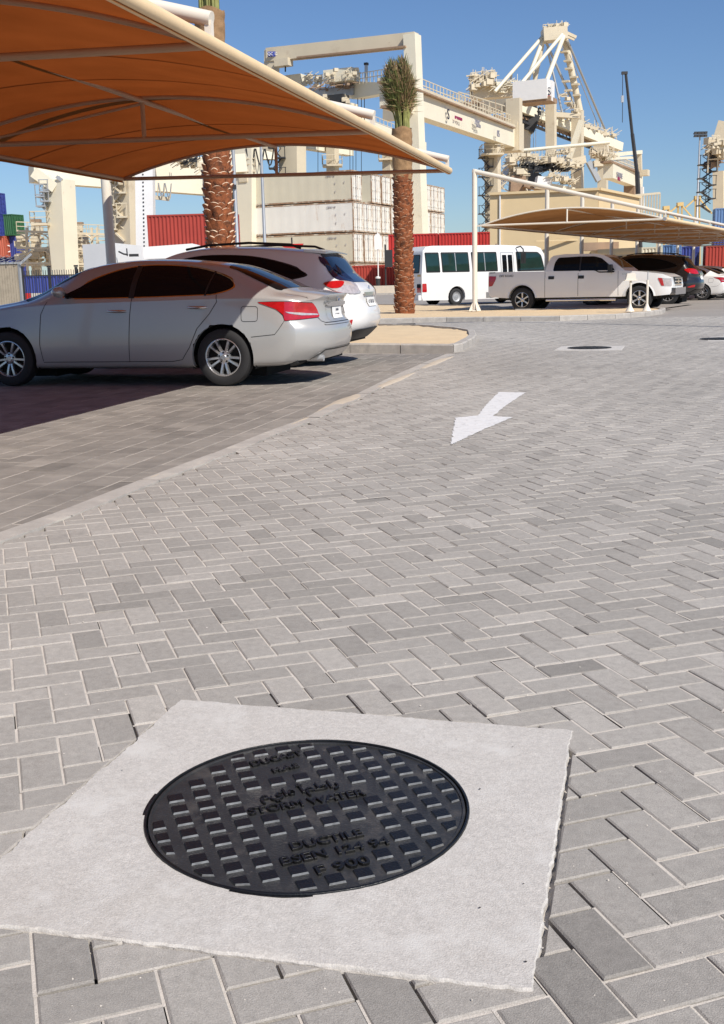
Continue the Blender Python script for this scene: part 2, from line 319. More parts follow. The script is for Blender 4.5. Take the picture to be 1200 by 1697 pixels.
def strip(c, u, w_, ln, prob, z):
    lo = 0.0041
    if rnd.random() < prob: lo = 0.0041 - rnd.uniform(0.0014, 0.0046)
    a = c - u * (ln / 2 + 0.002) - w_ * lo; b = c + u * (ln / 2 + 0.002) - w_ * lo
    e = c + u * (ln / 2 + 0.002) + w_ * 0.0041; d = c - u * (ln / 2 + 0.002) + w_ * 0.0041
    z += rnd.uniform(-0.0011, 0.0009)
    js.add([(p.x, p.y, z) for p in (a, b, e, d)], [(0, 1, 2, 3)])
def inside(p, poly, m_=0.0):
    for i in range(len(poly)):
        a, b = poly[i], poly[(i + 1) % len(poly)]; n = (b - a).normalized()
        if (p - a).dot(Vector((n.y, -n.x))) < m_: return False
    return True
for i in range(-90, 252):
    for j in range(-300, 60):
        s_ = (i + j) % 4
        if s_ in (1, 3): continue
        vert = s_ == 0
        x0, y0 = i, j; x1, y1 = (i + 1, j + 2) if vert else (i + 2, j + 1)
        c = O2 + A2 * ((x0 + x1) / 2 * W) + B2 * ((y0 + y1) / 2 * W)
        if c.y < 0.0 or c.y > YF or c.x > 0.37 * c.y + 3.2 or c.x < -0.36 * c.y - 2.5 or c.x < xk(c.y) + 0.10: continue
        poly = rect(O2, A2, B2, x0 * W + g, x1 * W - g, y0 * W + g, y1 * W - g)
        if inside(c, sl2, 0.11): continue
        near = inside(c, sl2, -0.13)
        if near and not any((c - q).length < 0.125 for q in sl2):
            rem = poly; outp = []; cnr = any((c - q).length < 0.125 for q in sl2)
            for k in range(4):
                a, b = sl2[k], sl2[(k + 1) % 4]
                if len(rem) < 3: break
                o_ = cut(rem, b, a, 0.0012 if cnr else 0.004 if k != 1 else 0.009)
                if len(o_) >= 3 and area(o_) > 0.00012: outp.append(o_)
                rem = cut(rem, a, b, 0.0)
            if len(rem) >= 3 and area(rem) > 1e-6 or len(outp) != 1:
                pv.rectok = False
                for o_ in outp: pv.brick(o_, rnd.gauss(0, 0.001), (0, 0), tintv(c))
                continue
        if c.x < xk(c.y) + 0.32:
            a = Vector((xk(c.y - 0.5) + 0.135, c.y - 0.5)); b = Vector((xk(c.y + 0.5) + 0.135, c.y + 0.5))
            poly = cut(poly, a, b, 0.004)
            if len(poly) < 3 or area(poly) < 0.0009: continue
        z = rnd.gauss(0, 0.0011); tl = (rnd.gauss(0, 0.006), rnd.gauss(0, 0.006))
        if c.y > 9: z *= 0.6
        pv.rectok = len(poly) == 4 and area(poly) > 0.0165; pv.brick(poly, z, tl, tintv(c))
        right = max(0.0, min(1.0, (c.x + 0.45) / 0.9)); nr = 1.0 if c.y < 4.5 else 0.55
        if c.y < 12:
            for k in ((0.5, 1.5) if vert else (0.5,)):
                cc = O2 + A2 * (x1 * W) + B2 * ((y0 + k) * W)
                strip(cc, B2, A2, W, (0.10 + 0.62 * right) * nr, -0.0034)
            for k in ((0.5,) if vert else (0.5, 1.5)):
                cc = O2 + A2 * ((x0 + k) * W) + B2 * (y1 * W)
                strip(cc, A2, B2, W, 0.05 * nr, -0.0030)
        else:
            cc = O2 + A2 * (x1 * W) + B2 * ((y0 + y1) / 2 * W); strip(cc, B2, A2, (y1 - y0) * W, 0.12, -0.003)
            cc = O2 + A2 * ((x0 + x1) / 2 * W) + B2 * (y1 * W); strip(cc, A2, B2, (x1 - x0) * W, 0.05, -0.003)
road = mesh_obj('road', pv.v, pv.f, M['paver'], attr=pv.t); tag(road, kind='structure')
jo = js.build('road_joint', M['joint_sand']); tag(jo, kind='structure')
poly_sheet('road', [(3.15, 0), (60, 0), (60, YF + 0.04), (0.37 * YF + 3.15, YF + 0.04)], -0.003, M['asphalt'])
poly_sheet('road_base', [(-4, -0.4), (4, -0.4), (0.37 * YF + 3.6, YF + .1), (-4, YF + .1)], -0.036, M['joint_sand'])
# far end of the same paved lane, too distant to tell its pavers
poly_sheet('road', [(-3.0, YF + 0.05), (60, YF), (60, 48), (-3.0, 48)], -0.003, M['asphalt'])
# parking bays: running bond along the row
bv = Pav(); js = MB(); a3 = Vector(P1[:2]); b3 = Vector(Q1[:2])
o3 = Vector((0, 0))
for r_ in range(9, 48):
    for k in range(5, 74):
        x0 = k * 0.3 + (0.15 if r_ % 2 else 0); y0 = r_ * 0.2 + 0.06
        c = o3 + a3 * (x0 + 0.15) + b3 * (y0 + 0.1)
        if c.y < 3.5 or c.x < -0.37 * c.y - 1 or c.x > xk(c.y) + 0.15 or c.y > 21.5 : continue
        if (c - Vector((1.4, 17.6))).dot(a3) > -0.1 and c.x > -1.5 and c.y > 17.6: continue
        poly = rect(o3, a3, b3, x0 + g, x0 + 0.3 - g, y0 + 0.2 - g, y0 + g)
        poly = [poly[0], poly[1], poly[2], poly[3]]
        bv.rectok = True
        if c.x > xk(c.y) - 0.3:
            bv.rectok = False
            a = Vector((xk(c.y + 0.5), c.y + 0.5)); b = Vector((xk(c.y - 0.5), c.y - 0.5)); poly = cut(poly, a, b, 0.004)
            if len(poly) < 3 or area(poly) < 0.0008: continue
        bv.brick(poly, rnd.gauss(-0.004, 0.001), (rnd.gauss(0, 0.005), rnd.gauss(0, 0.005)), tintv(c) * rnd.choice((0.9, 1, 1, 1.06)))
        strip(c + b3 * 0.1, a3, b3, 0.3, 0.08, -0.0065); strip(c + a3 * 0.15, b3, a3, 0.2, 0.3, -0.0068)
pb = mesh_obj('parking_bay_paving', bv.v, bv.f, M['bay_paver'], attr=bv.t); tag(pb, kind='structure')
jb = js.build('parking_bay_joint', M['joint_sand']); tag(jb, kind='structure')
bp_ = [a3 * 1.0 + b3 * 1.9, a3 * 24 + b3 * 1.9, a3 * 24 + b3 * 13, a3 * 1.0 + b3 * 13]
poly_sheet('parking_bay_base', [(p.x, p.y) for p in bp_], -0.030, M['bay_base'])
# flush concrete edging between bays and lane, in one-metre stones
kb = MB(); y = 3.6
while y < 17.3:
    y2 = y + 0.98
    a = Vector((xk(y), y, 0)); b = Vector((xk(y2), y2, 0)); n = Vector(((b - a).y, -(b - a).x, 0)).normalized()
    for t0, t1 in ((0.0, 1.0),):
        d0 = rnd.uniform(-0.002, 0.003) + 0.006
        a_, b_ = a.lerp(b, t0), a.lerp(b, t1)
        N = 14; ring = []
        L0 = [a_.lerp(b_, k / N) + n * (0.002 + 0.006 * mnoise.noise((k * 1.7 + y * 9, 0, 0))) for k in range(N + 1)]
        L1 = [a_.lerp(b_, k / N) + n * (0.158 + 0.009 * mnoise.noise((k * 1.7 + y * 9, 5, 0))) - n * 0.03 for k in range(N + 1)]
        vs = [p + UZ * d0 for p in L0] + [p + UZ * d0 for p in L1] + [p - UZ * 0.04 for p in L0] + [p - UZ * 0.04 for p in L1]
        fs = [(k, N + 1 + k, N + 2 + k, k + 1) for k in range(N)] + [(k + 1, 2 * N + 3 + k, 2 * N + 2 + k, k) for k in range(N)] + [(N + 1 + k, 3 * N + 3 + k, 3 * N + 4 + k, N + 2 + k) for k in range(N)]
        kb.add(vs, fs)
    y = y2 + 0.003
kb_o = kb.build('edging', M['kerb']); tag(kb_o, kind='structure')
# low drifts of blown sand lying along the edging and the island
def drift(name, cx, cy, ax, lx, ly, hgt, seed, mt='sand'):
    bm = MB(); nr_, ns = 7, 28; vs = [Vector((cx, cy, hgt))]; u = Vector((math.sin(R(ax)), math.cos(R(ax)), 0)); v = Vector((u.y, -u.x, 0))
    for i in range(1, nr_ + 1):
        for k in range(ns):
            a = 2 * math.pi * k / ns; rr = i / nr_ * (1 + 0.35 * mnoise.noise((math.cos(a) * 1.6 + seed, math.sin(a) * 1.6, seed)) + 0.15 * mnoise.noise((math.cos(a) * 5, math.sin(a) * 5, seed)))
            p = Vector((cx, cy, 0)) + u * math.cos(a) * rr * lx + v * math.sin(a) * rr * ly
            p.z = hgt * (1 - (i / nr_) ** 2) * (1 + 0.3 * mnoise.noise((p.x * 9, p.y * 9, seed))) - (0.006 if i == nr_ else 0); vs.append(p)
    fs = [(0, 1 + k, 1 + (k + 1) % ns) for k in range(ns)]
    for i in range(nr_ - 1):
        for k in range(ns):
            a = 1 + i * ns + k; b = 1 + i * ns + (k + 1) % ns; fs.append((a, a + ns, b + ns, b))
    bm.add(vs, fs); o = bm.build(name, M['drift'], smooth=60); return tag(o, kind='stuff')
for px, py, ax, lx, ly, h_, sd_ in ((572, 664, 15, 0.8, 0.09, 0.010, 1), (652, 632, 15, 1.2, 0.07, 0.012, 2), (725, 600, 15, 1.3, 0.08, 0.012, 3), (250, 793, 17, 0.5, 0.025, 0.008, 4), (500, 697, 15, 0.5, 0.03, 0.007, 7)):
    p = gz(px, py); drift('sand_drift', p.x, p.y, ax, lx, ly, h_, sd_)
# ---------------------------------------------------------------- manhole with its concrete surround
def rough_poly(pts, step, amp, seed):
    out = []
    for i in range(len(pts)):
        a = Vector((*pts[i][:2], 0)); b = Vector((*pts[(i + 1) % len(pts)][:2], 0)); n = max(1, int((b - a).length / step)); d = (b - a).normalized(); nn = Vector((d.y, -d.x, 0))
        for k in range(n):
            p = a.lerp(b, k / n)
            out.append(p + nn * amp * (mnoise.noise((p.x * 14, p.y * 14, seed)) + 0.8 * mnoise.noise((p.x * 60, p.y * 60, seed)) + 0.5 * mnoise.noise((p.x * 160, p.y * 160, seed))))
    return out
def slab_part(pts, root, rc, c, step=0.010, amp=0.0055, seed=1, z=0.004):
    rim = rough_poly(pts, step, amp, seed); n = len(rim); cc = Vector((c[0], c[1], 0)); bm = MB()
    L = 9; vs = []
    for p in rim:
        d = (p - cc); q0 = cc + d.normalized() * rc
        vs.append(Vector((p.x, p.y, -0.035)))
        vs.append(Vector((p.x, p.y, z - 0.004)))
        for k in range(L):
            q = q0.lerp(p, 1 - k / (L - 1)) if k else p - d.normalized() * 0.004
            zz = z + 0.0016 * mnoise.noise((q.x * 9, q.y * 9, 2)) + 0.0007 * mnoise.noise((q.x * 50, q.y * 50, 2))
            vs.append(Vector((q.x, q.y, zz)))
        vs.append(Vector((q0.x, q0.y, -0.02)))
    m_ = L + 3
    fs = [(i * m_ + k, i * m_ + k + 1, ((i + 1) % n) * m_ + k + 1, ((i + 1) % n) * m_ + k) for i in range(n) for k in range(m_ - 1)]
    bm.add(vs, fs)
    return bm.build('concrete_surround', M['slab'], root, smooth=40, off=root.location)
def fit_letter(body, a, b, cap, parent, mt, base_z, ext=0.0030, off=(0, 0, 0)):
    me = text_mesh(body, cap / 0.70, ext, 'LEFT', 0.0007); xs = [v.co.x for v in me.vertices]; ys = [v.co.y for v in me.vertices]
    a = Vector(a); b = Vector(b); ax = (b - a).normalized(); ay = UZ.cross(ax); sx = (b - a).length / (max(xs) - min(xs)); y0 = (max(ys) + min(ys)) / 2
    vs = [a - Vector(off) + ax * (v.co.x - min(xs)) * sx + ay * (v.co.y - y0) + UZ * (v.co.z + base_z) for v in me.vertices]
    o = mesh_obj('lettering', vs, [tuple(p.vertices) for p in me.polygons], mt, parent); bpy.data.meshes.remove(me); return o
MC = Vector((-0.138, 2.262, 0)); MR = 0.352
man = thing('manhole_cover', 'round black cast iron storm water cover set in a pale concrete slab in the foreground', 'manhole cover', MC, group='manhole covers in the paved lane')
slab_part(SLAB, man, MR + 0.008, MC)
_e = [Vector((*p, 0)) for p in SLAB]; _c = sum(_e, Vector()) / 4
poly_sheet('bedding', [(_c + (p - _c) * 1.16)[:2] for p in _e], -0.017, M['joint_sand'])
bm = MB()
bm.lathe([(MR + 0.0095, -0.02), (MR + 0.0095, 0.005), (MR + 0.008, 0.0075), (MR + 0.004, 0.008), (MR + 0.003, 0.006), (MR + 0.003, -0.02)], 96)
for k, (a0, wd) in enumerate(((85, 9), (-98, 13), (176, 8))):   # lugs round the frame
    for s_ in range(wd):
        a = R(a0 + (s_ - wd / 2) * 2.0); p = Vector((math.cos(a), math.sin(a), 0)) * (MR + 0.010)
        bm.box((p.x, p.y, -0.003), (0.009, 0.014, 0.0165), a)
bm.build('frame', M['iron_top'], man, smooth=40)
lid = MB()
lid.lathe([(0.0001, 0.0015), (0.1, 0.0015), (0.2, 0.0015), (MR - 0.007, 0.0015), (MR - 0.006, 0.0048), (MR - 0.001, 0.0048), (MR, 0.002), (MR, -0.02)], 96)
UA = Vector((math.cos(0.321), math.sin(0.321), 0)); VB = Vector((math.sin(0.321), -math.cos(0.321), 0))
TXT = [("DUCAST", (416, 1270), (499, 1250), 0.026), ("H.A.E", (452, 1281), (494, 1271), 0.020), ("\u0645\u064a\u0627\u0647 \u0623\u0645\u0637\u0627\u0631", (430, 1326), (560, 1302), 0.034),
       ("STORM WATER", (412, 1349), (604, 1316), 0.029), ("DUCTILE", (482, 1407), (600, 1383), 0.029), ("BSEN 124 94", (466, 1432), (644, 1396), 0.029), ("F 900", (524, 1447), (612, 1428), 0.031)]
boxes = []
for b_, p_, q_, h_ in TXT:
    a = gz(*p_) - MC; b = gz(*q_) - MC; boxes.append((a, b, h_))
br = random.Random(5)
for i in range(-8, 9):
    for j in range(-8, 9):
        u = 0.3135 + 0.0597 * (i + 4) - 0.5838; v = -2.402 + 0.0578 * (j + 4) + 2.190
        c = UA * u + VB * v
        if c.length > MR - 0.010: continue
        skip = False
        for a, b, h_ in boxes:
            d = (b - a); t = (c - a).dot(d.normalized()); e = abs((c - a).cross(d.normalized()).z)
            if -0.013 < t < d.length + 0.013 and e < h_ / 2 + 0.011: skip = True
        if skip: continue
        tp = []; hb, ht_ = 0.0186, 0.0163
        k = len(lid.v)
        for s_, z_ in ((hb, 0.0), (ht_, 0.0056)):
            for sx_, sy_ in ((-1, -1), (1, -1), (1, 1), (-1, 1)):
                p = c + UA * sx_ * s_ + VB * sy_ * s_
                lim = MR - 0.009 if z_ == 0 else MR - 0.012
                if p.length > lim: p = p.normalized() * lim
                tp.append(Vector((p.x, p.y, z_)))
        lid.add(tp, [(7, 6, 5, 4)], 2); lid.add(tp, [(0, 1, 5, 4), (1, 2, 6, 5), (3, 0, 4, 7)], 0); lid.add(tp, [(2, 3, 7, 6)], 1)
lid.build('lid', [M['iron'], M['iron_lit'], M['iron_top']], man, smooth=30)
for (b_, p_, q_, h_), (a, b, hh) in zip(TXT, boxes):
    fit_letter(b_, a, b, h_, man, M['iron_top'], 0.0042)
def far_manhole(poly, c, r_, label):
    t = thing('manhole_cover', label, 'manhole cover', (c.x, c.y, 0), group='manhole covers in the paved lane')
    slab_part(poly, t, r_ + 0.02, c, 0.05, 0.012, 4)
    b = MB(); b.lathe([(r_ + 0.022, -0.02), (r_ + 0.022, 0.012), (r_ + 0.004, 0.012), (r_ + 0.004, 0.0)], 48); b.build('frame', M['iron'], t)
    b = MB(); b.lathe([(0.0001, 0.006), (r_, 0.006), (r_, -0.01)], 48)
    for i in range(-9, 10):
        for j in range(-9, 10):
            p = UA * i * 0.07 + VB * j * 0.07
            if p.length < r_ - 0.03: b.box((p.x, p.y, 0.010), (0.036, 0.036, 0.012), 0.321)
    b.build('lid', M['iron'], t)
c = gz(977, 577)
far_manhole([gz(930, 574.2)[:2], gz(1036, 573.2)[:2], gz(1030, 580.4)[:2], gz(918, 581)[:2]], Vector((c.x, c.y, 0)), 0.33, 'small dark cover in a pale slab across the lane, beyond the white arrow')
c = gz(1196, 562)
far_manhole([gz(1176, 558.5)[:2], gz(1230, 557)[:2], gz(1232, 565.5)[:2], gz(1172, 565.5)[:2]], Vector((c.x, c.y, 0)), 0.35, 'dark cover on the lane cut off by the right edge of the photo')
# air holes and small chips in the concrete surround
hm = MB(); hr = random.Random(2)
for k in range(14):
    u_, v_ = hr.random(), hr.random(); q = (Vector(SLAB[0]) * (1 - u_) + Vector(SLAB[1]) * u_) * (1 - v_) + (Vector(SLAB[3]) * (1 - u_) + Vector(SLAB[2]) * u_) * v_
    if (q - Vector(MC[:2])).length < MR + 0.02: continue
    r_ = hr.uniform(0.0008, 0.0026); n_ = 7
    hm.add([(q.x + r_ * hr.uniform(0.7, 1.5) * math.cos(6.283 * i / n_), q.y + r_ * hr.uniform(0.6, 1.2) * math.sin(6.283 * i / n_), 0.0068) for i in range(n_)], [tuple(range(n_))])
tag(hm.build('concrete_pit', M['dark_gap'], man, off=man.location), kind='stuff')
# painted arrow
ap = [gz(*p) for p in ((827, 650), (871, 651), (838, 673), (817, 690), (850, 692), (800, 713), (747, 738), (751, 712), (755, 693), (792, 689), (805, 672))]
rp = rough_poly([(p.x, p.y) for p in ap], 0.02, 0.012, 9)
arr = mesh_obj('road_arrow', [(p.x, p.y, 0.0035) for p in rp], [tuple(range(len(rp)))], M['road_paint']); tag(arr, kind='structure')
# loose grit and chips of mortar on the lane
gm = MB(); gr_ = random.Random(11)
for k in range(420):
    y_ = 1.4 + 9 * gr_.random() ** 1.8; x_ = gr_.uniform(-0.34, 0.34) * y_
    if x_ < xk(y_): continue
    if (Vector((x_, y_)) - Vector(MC[:2])).length < MR + .03: continue
    if inside(Vector((x_, y_)), sl2): continue
    zb = 0.001
    r_ = gr_.uniform(0.0010, 0.0030); vs = []
    for d in ((1, 0, 0), (-1, 0, 0), (0, 1, 0), (0, -1, 0), (0, 0, 1)):
        vs.append(Vector((x_, y_, zb)) + Vector(d) * r_ * gr_.uniform(0.6, 1.3))
    gm.add(vs, [(0, 2, 4), (2, 1, 4), (1, 3, 4), (3, 0, 4)])
tag(gm.build('grit', M['joint_sand']), kind='stuff')
# ---------------------------------------------------------------- raised islands
def island(pts, name, zk=0.13, wk=0.14, zs=0.09, seg=0.95):
    pts = [Vector((p[0], p[1], 0)) for p in pts]; n = len(pts)
    if sum(pts[i].x * pts[(i + 1) % n].y - pts[(i + 1) % n].x * pts[i].y for i in range(n)) < 0: pts = pts[::-1]
    inn = []
    for i in range(n):
        a, b, c = pts[i - 1], pts[i], pts[(i + 1) % n]; n1 = Vector((-(b - a).y, (b - a).x, 0)).normalized(); n2 = Vector((-(c - b).y, (c - b).x, 0)).normalized()
        h_ = (n1 + n2); h_ = h_ / max(0.6, h_.length ** 2 / 2); inn.append(b + h_ * wk)
    k = MB()
    for i in range(n):
        j = (i + 1) % n; L_ = (pts[j] - pts[i]).length; m_ = max(1, round(L_ / seg)); gp = 0.006 / max(L_, 0.1)
        for s_ in range(m_):
            t0 = s_ / m_ + gp; t1 = (s_ + 1) / m_ - gp; dz = random.uniform(-0.004, 0.004)
            o0, o1 = pts[i].lerp(pts[j], t0), pts[i].lerp(pts[j], t1); i0, i1 = inn[i].lerp(inn[j], t0), inn[i].lerp(inn[j], t1)
            z = UZ * (zk + dz); c0 = (i0 - o0).normalized() * 0.02; c1 = (i1 - o1).normalized() * 0.02
            vs = [o0 - UZ * .03, o1 - UZ * .03, o1 + z - UZ * 0.02, o0 + z - UZ * 0.02, o0 + c0 + z, o1 + c1 + z, i1 + z, i0 + z, i1, i0]
            k.add(vs, [(0, 1, 2, 3), (3, 2, 5, 4), (4, 5, 6, 7), (7, 6, 8, 9), (1, 8, 6, 5, 2), (0, 3, 4, 7, 9)])
    ko = k.build('kerb', M['kerb']); tag(ko, kind='structure')
    # uneven sand filling
    bmm = bmesh.new(); f = bmm.faces.new([bmm.verts.new(p + UZ * zs) for p in inn]); 
    xs = [p.x for p in inn]; ys = [p.y for p in inn]
    for ax, lo, hi in ((0, min(xs), max(xs)), (1, min(ys), max(ys))):
        st = max(0.18, (hi - lo) / 60); v = lo + st
        while v < hi:
            no = Vector((1, 0, 0)) if ax == 0 else Vector((0, 1, 0)); bmesh.ops.bisect_plane(bmm, geom=bmm.verts[:] + bmm.edges[:] + bmm.faces[:], plane_co=no * v, plane_no=no); v += st
    edge = {v for e in bmm.edges if e.is_boundary for v in e.verts}
    for v in bmm.verts:
        v.co.z = zs + (0.012 if v not in edge else 0.0) + 0.028 * mnoise.noise((v.co.x * 1.3, v.co.y * 1.3, 3)) + 0.012 * mnoise.noise((v.co.x * 5, v.co.y * 5, 3))
    me = bpy.data.meshes.new('sand'); bmm.to_mesh(me); bmm.free(); me.materials.append(M['sand'])
    for p in me.polygons: p.use_smooth = True
    so_ = bpy.data.objects.new('sand', me); COL.objects.link(so_); tag(so_, kind='structure')
    return inn
e0 = gz(580, 582); e1 = gz(752, 584)
isl1 = [e0 + (e0 - e1).normalized() * 9, e0, e1, gz(768, 581), gz(784, 572), gz(790, 565), gz(787, 557), gz(760, 551.5), gz(700, 547), gz(620, 545), gz(620, 545) + (e0 - e1).normalized() * 8]
island(isl1, 'island')
isl2 = [gz(p[0], p[1]) for p in ((520, 538), (740, 533.5), (927, 531.7), (1020, 528.5), (1070, 524.5), (1098, 520.5), (1103, 517), (1085, 515.5), (860, 518.5), (820, 512), (600, 508), (500, 509))]
island(isl2, 'island')
# service road behind, with its own kerb
poly_sheet('road', [(-30, 48), (60, 48), (60, 92), (-30, 92)], -0.006, M['asphalt'])
kk = MB(); kk.box((5, 92.3, 0.07), (60, 0.3, 0.16)); tag(kk.build('kerb', M['kerb']), kind='structure')
poly_sheet('pavement', [(-60, 92.4), (120, 92.4), (120, 400), (-60, 400)], 0.02, M['sand'])
# ================================================================ vehicles
def interp(tab, x):
    if x <= tab[0][0]: return tab[0][1]
    for i in range(len(tab) - 1):
        x0, x1 = tab[i][0], tab[i + 1][0]
        if x <= x1:
            y0, y1 = tab[i][1], tab[i + 1][1]
            m0 = (y1 - tab[i - 1][1]) / (x1 - tab[i - 1][0]) if i > 0 else (y1 - y0) / (x1 - x0)
            m1 = (tab[i + 2][1] - y0) / (tab[i + 2][0] - x0) if i < len(tab) - 2 else (y1 - y0) / (x1 - x0)
            t = (x - x0) / (x1 - x0); h = x1 - x0
            return (2 * t**3 - 3 * t**2 + 1) * y0 + (t**3 - 2 * t**2 + t) * h * m0 + (-2 * t**3 + 3 * t**2) * y1 + (t**3 - t**2) * h * m1
    return tab[-1][1]
def lin(tab, x):
    if x <= tab[0][0]: return tab[0][1]
    for (x0, y0), (x1, y1) in zip(tab, tab[1:]):
        if x <= x1: return y0 + (y1 - y0) * (x - x0) / (x1 - x0)
    return tab[-1][1]
class Car:
    def __init__(s, root, st, rear, front, rearround, frontround, paint, arches, half=None):
        s.root = root; s.paint = paint
        cols = list(zip(*st)); xs = cols[0]; T = [list(zip(xs, c)) for c in cols[1:]]
        x0, x1 = xs[0], xs[-1]; N = int((x1 - x0) / 0.035); SUB = 4
        def ring(x):
            zt, zb, wb, wr, wm, zs = [interp(t, x) for t in T]
            zt = max(zt, zb + 0.03); cr = min(0.075, (zt - zb) * 0.55)
            pts = [(wm - 0.10, zs), (wm - 0.03, zs + 0.035), (wm - 0.004, zs + 0.14), (wm, zs + 0.33), (wm - 0.012, zs + 0.55 * (zb - zs) + 0.10), (wb + 0.012, zb - 0.055), (wb - 0.004, zb),
                   ((wb + wr) / 2 + 0.03, zb + (zt - cr - zb) * 0.52), (wr, zt - cr), (wr * 0.86, zt - cr * 0.42), (wr * 0.5, zt - cr * 0.1), (0, zt)]
            out = []
            for i in range(len(pts) - 1):
                p0 = pts[max(i - 1, 0)]; p1 = pts[i]; p2 = pts[i + 1]; p3 = pts[min(i + 2, len(pts) - 1)]
                for k in range(SUB):
                    t = k / SUB
                    out.append(tuple(0.5 * ((2 * p1[a]) + (-p0[a] + p2[a]) * t + (2 * p0[a] - 5 * p1[a] + 4 * p2[a] - p3[a]) * t * t + (-p0[a] + 3 * p1[a] - 3 * p2[a] + p3[a]) * t**3) for a in (0, 1)))
            out.append(pts[-1]); return out, wm
        def warp(x, y, z, wm):
            yn = min(1.0, abs(y) / wm); r1 = max(0.0, 1 - (x - x0) / 0.75); r2 = max(0.0, 1 - (x1 - x) / 0.75)
            dr = interp(rear, z) - x0 + rearround * yn ** 4; df = interp(front, z) - x1 - frontround * yn ** 4
            return x + dr * r1 ** 2 + df * r2 ** 2
        verts = []; faces = []; H = None
        for i in range(N + 1):
            x = x0 + (x1 - x0) * i / N; rg, wm = ring(x); H = len(rg)
            full = rg + [(-y, z) for y, z in rg[-2::-1]]
            for y, z in full: verts.append(Vector((warp(x, y, z, wm), y, z)))
        K = 2 * H - 1
        for i in range(N):
            for k in range(K - 1): faces.append((i * K + k, i * K + k + 1, (i + 1) * K + k + 1, (i + 1) * K + k))
        for end, i in ((0, 0), (1, N)):
            x = x0 + (x1 - x0) * i / N; rg, wm = ring(x); n = 12; base = {}
            for k in range(H):
                y, z = rg[k]
                for j in range(n + 1):
                    yy = y * (1 - 2 * j / n)
                    if j == 0: base[k, j] = i * K + k
                    elif j == n: base[k, j] = i * K + (K - 1 - k)
                    elif k == H - 1: base[k, j] = i * K + H - 1
                    else:
                        base[k, j] = len(verts); verts.append(Vector((warp(x, yy, z, wm), yy, z)))
            for k in range(H - 1):
                for j in range(n):
                    f = [base[k, j], base[k, j + 1], base[k + 1, j + 1], base[k + 1, j]]
                    g_ = []
                    for a in f:
                        if a not in g_: g_.append(a)
                    if len(g_) >= 3: faces.append(tuple(g_ if end == 0 else g_[::-1]))
        s.bvh = BVHTree.FromPolygons(verts, faces)
        # wheel arches: drop what lies inside, pull the rim of the hole onto the circle
        def rad(v, a): return math.hypot(v.x - a[0], v.z - a[1])
        keep = []
        ins = [any(rad(v, a) < a[2] and abs(v.y) > 0.5 for a in arches) for v in verts]
        for f in faces:
            c = sum((verts[a] for a in f), Vector()) / len(f)
            if all(ins[a] for a in f) or (any(ins[a] for a in f) and any(rad(c, a) < a[2] * 0.97 for a in arches) and abs(c.y) > 0.5): continue
            keep.append(f)
        used = {a for f in keep for a in f}
        for q in used:
            if ins[q]:
                v = verts[q]; a = min(arches, key=lambda a: rad(v, a)); r_ = max(rad(v, a), 1e-4)
                v.x = a[0] + (v.x - a[0]) * a[2] / r_; v.z = a[1] + (v.z - a[1]) * a[2] / r_
        idx = {}; nv = []
        for f in keep:
            for a in f:
                if a not in idx: idx[a] = len(nv); nv.append(verts[a])
        s.body = mesh_obj('body', nv, [tuple(idx[a] for a in f)[::-1] for f in keep], paint, root, smooth=38)
        lip = MB()
        for sg in (1, -1):
            for (ax_, az_, ar) in arches:
                prev = None
                for k in range(41):
                    a = R(-28 + 236 * k / 40); x = ax_ + ar * math.cos(a); z = az_ + ar * math.sin(a)
                    p = s.hit_side(ax_ + (ar + 0.012) * math.cos(a), az_ + (ar + 0.012) * math.sin(a), sg, 0.0)
                    if p is None: prev = None; continue
                    cur = (Vector((x, p.y, z)), Vector((x, p.y - sg * 0.05, z)))
                    if prev: lip.add([prev[0], cur[0], cur[1], prev[1]], [(0, 1, 2, 3)])
                    prev = cur
        if lip.v: lip.build('wheel_arch_lip', paint, root)
        wl = MB()
        for (ax_, az_, ar) in arches:
            n = 24; vs = []
            for k in range(n + 1):
                a = R(-20 + 220 * k / n)
                for yy in (-0.87, 0.87): vs.append(Vector((ax_ + (ar + 0.03) * math.cos(a), yy, az_ + (ar + 0.03) * math.sin(a))))
            wl.add(vs, [(2 * k, 2 * k + 1, 2 * k + 3, 2 * k + 2) for k in range(n)])
            wl.box((ax_, 0, az_ + 0.05), (2 * ar, 0.9, 2 * ar - 0.15))
        zs = min(t[-1] for t in st) + 0.03
        wl.box(((x0 + x1) / 2 + 0.05, 0, zs + 0.06), (x1 - x0 - 0.5, 1.55, 0.10))
        wl.build('underbody', M['well'], root)
    def hit_side(s, x, z, sg, off=0.004):
        h = s.bvh.ray_cast(Vector((x, sg * 3, z)), Vector((0, -sg, 0)))
        if h[0] is None: return None
        n = h[1]; n = n if n.y * sg > 0 else -n
        return h[0] + n * off
    def hit_rear(s, y, z, off=0.004, sg=-1):
        h = s.bvh.ray_cast(Vector((sg * 9, y, z)), Vector((-sg, 0, 0)))
        if h[0] is None: return None
        n = h[1]; n = n if n.x * sg > 0 else -n
        return h[0] + n * off
    def hit_top(s, x, y, off=0.004):
        h = s.bvh.ray_cast(Vector((x, y, 4)), Vector((0, 0, -1)))
        if h[0] is None: return None
        n = h[1]; n = n if n.z > 0 else -n
        return h[0] + n * off
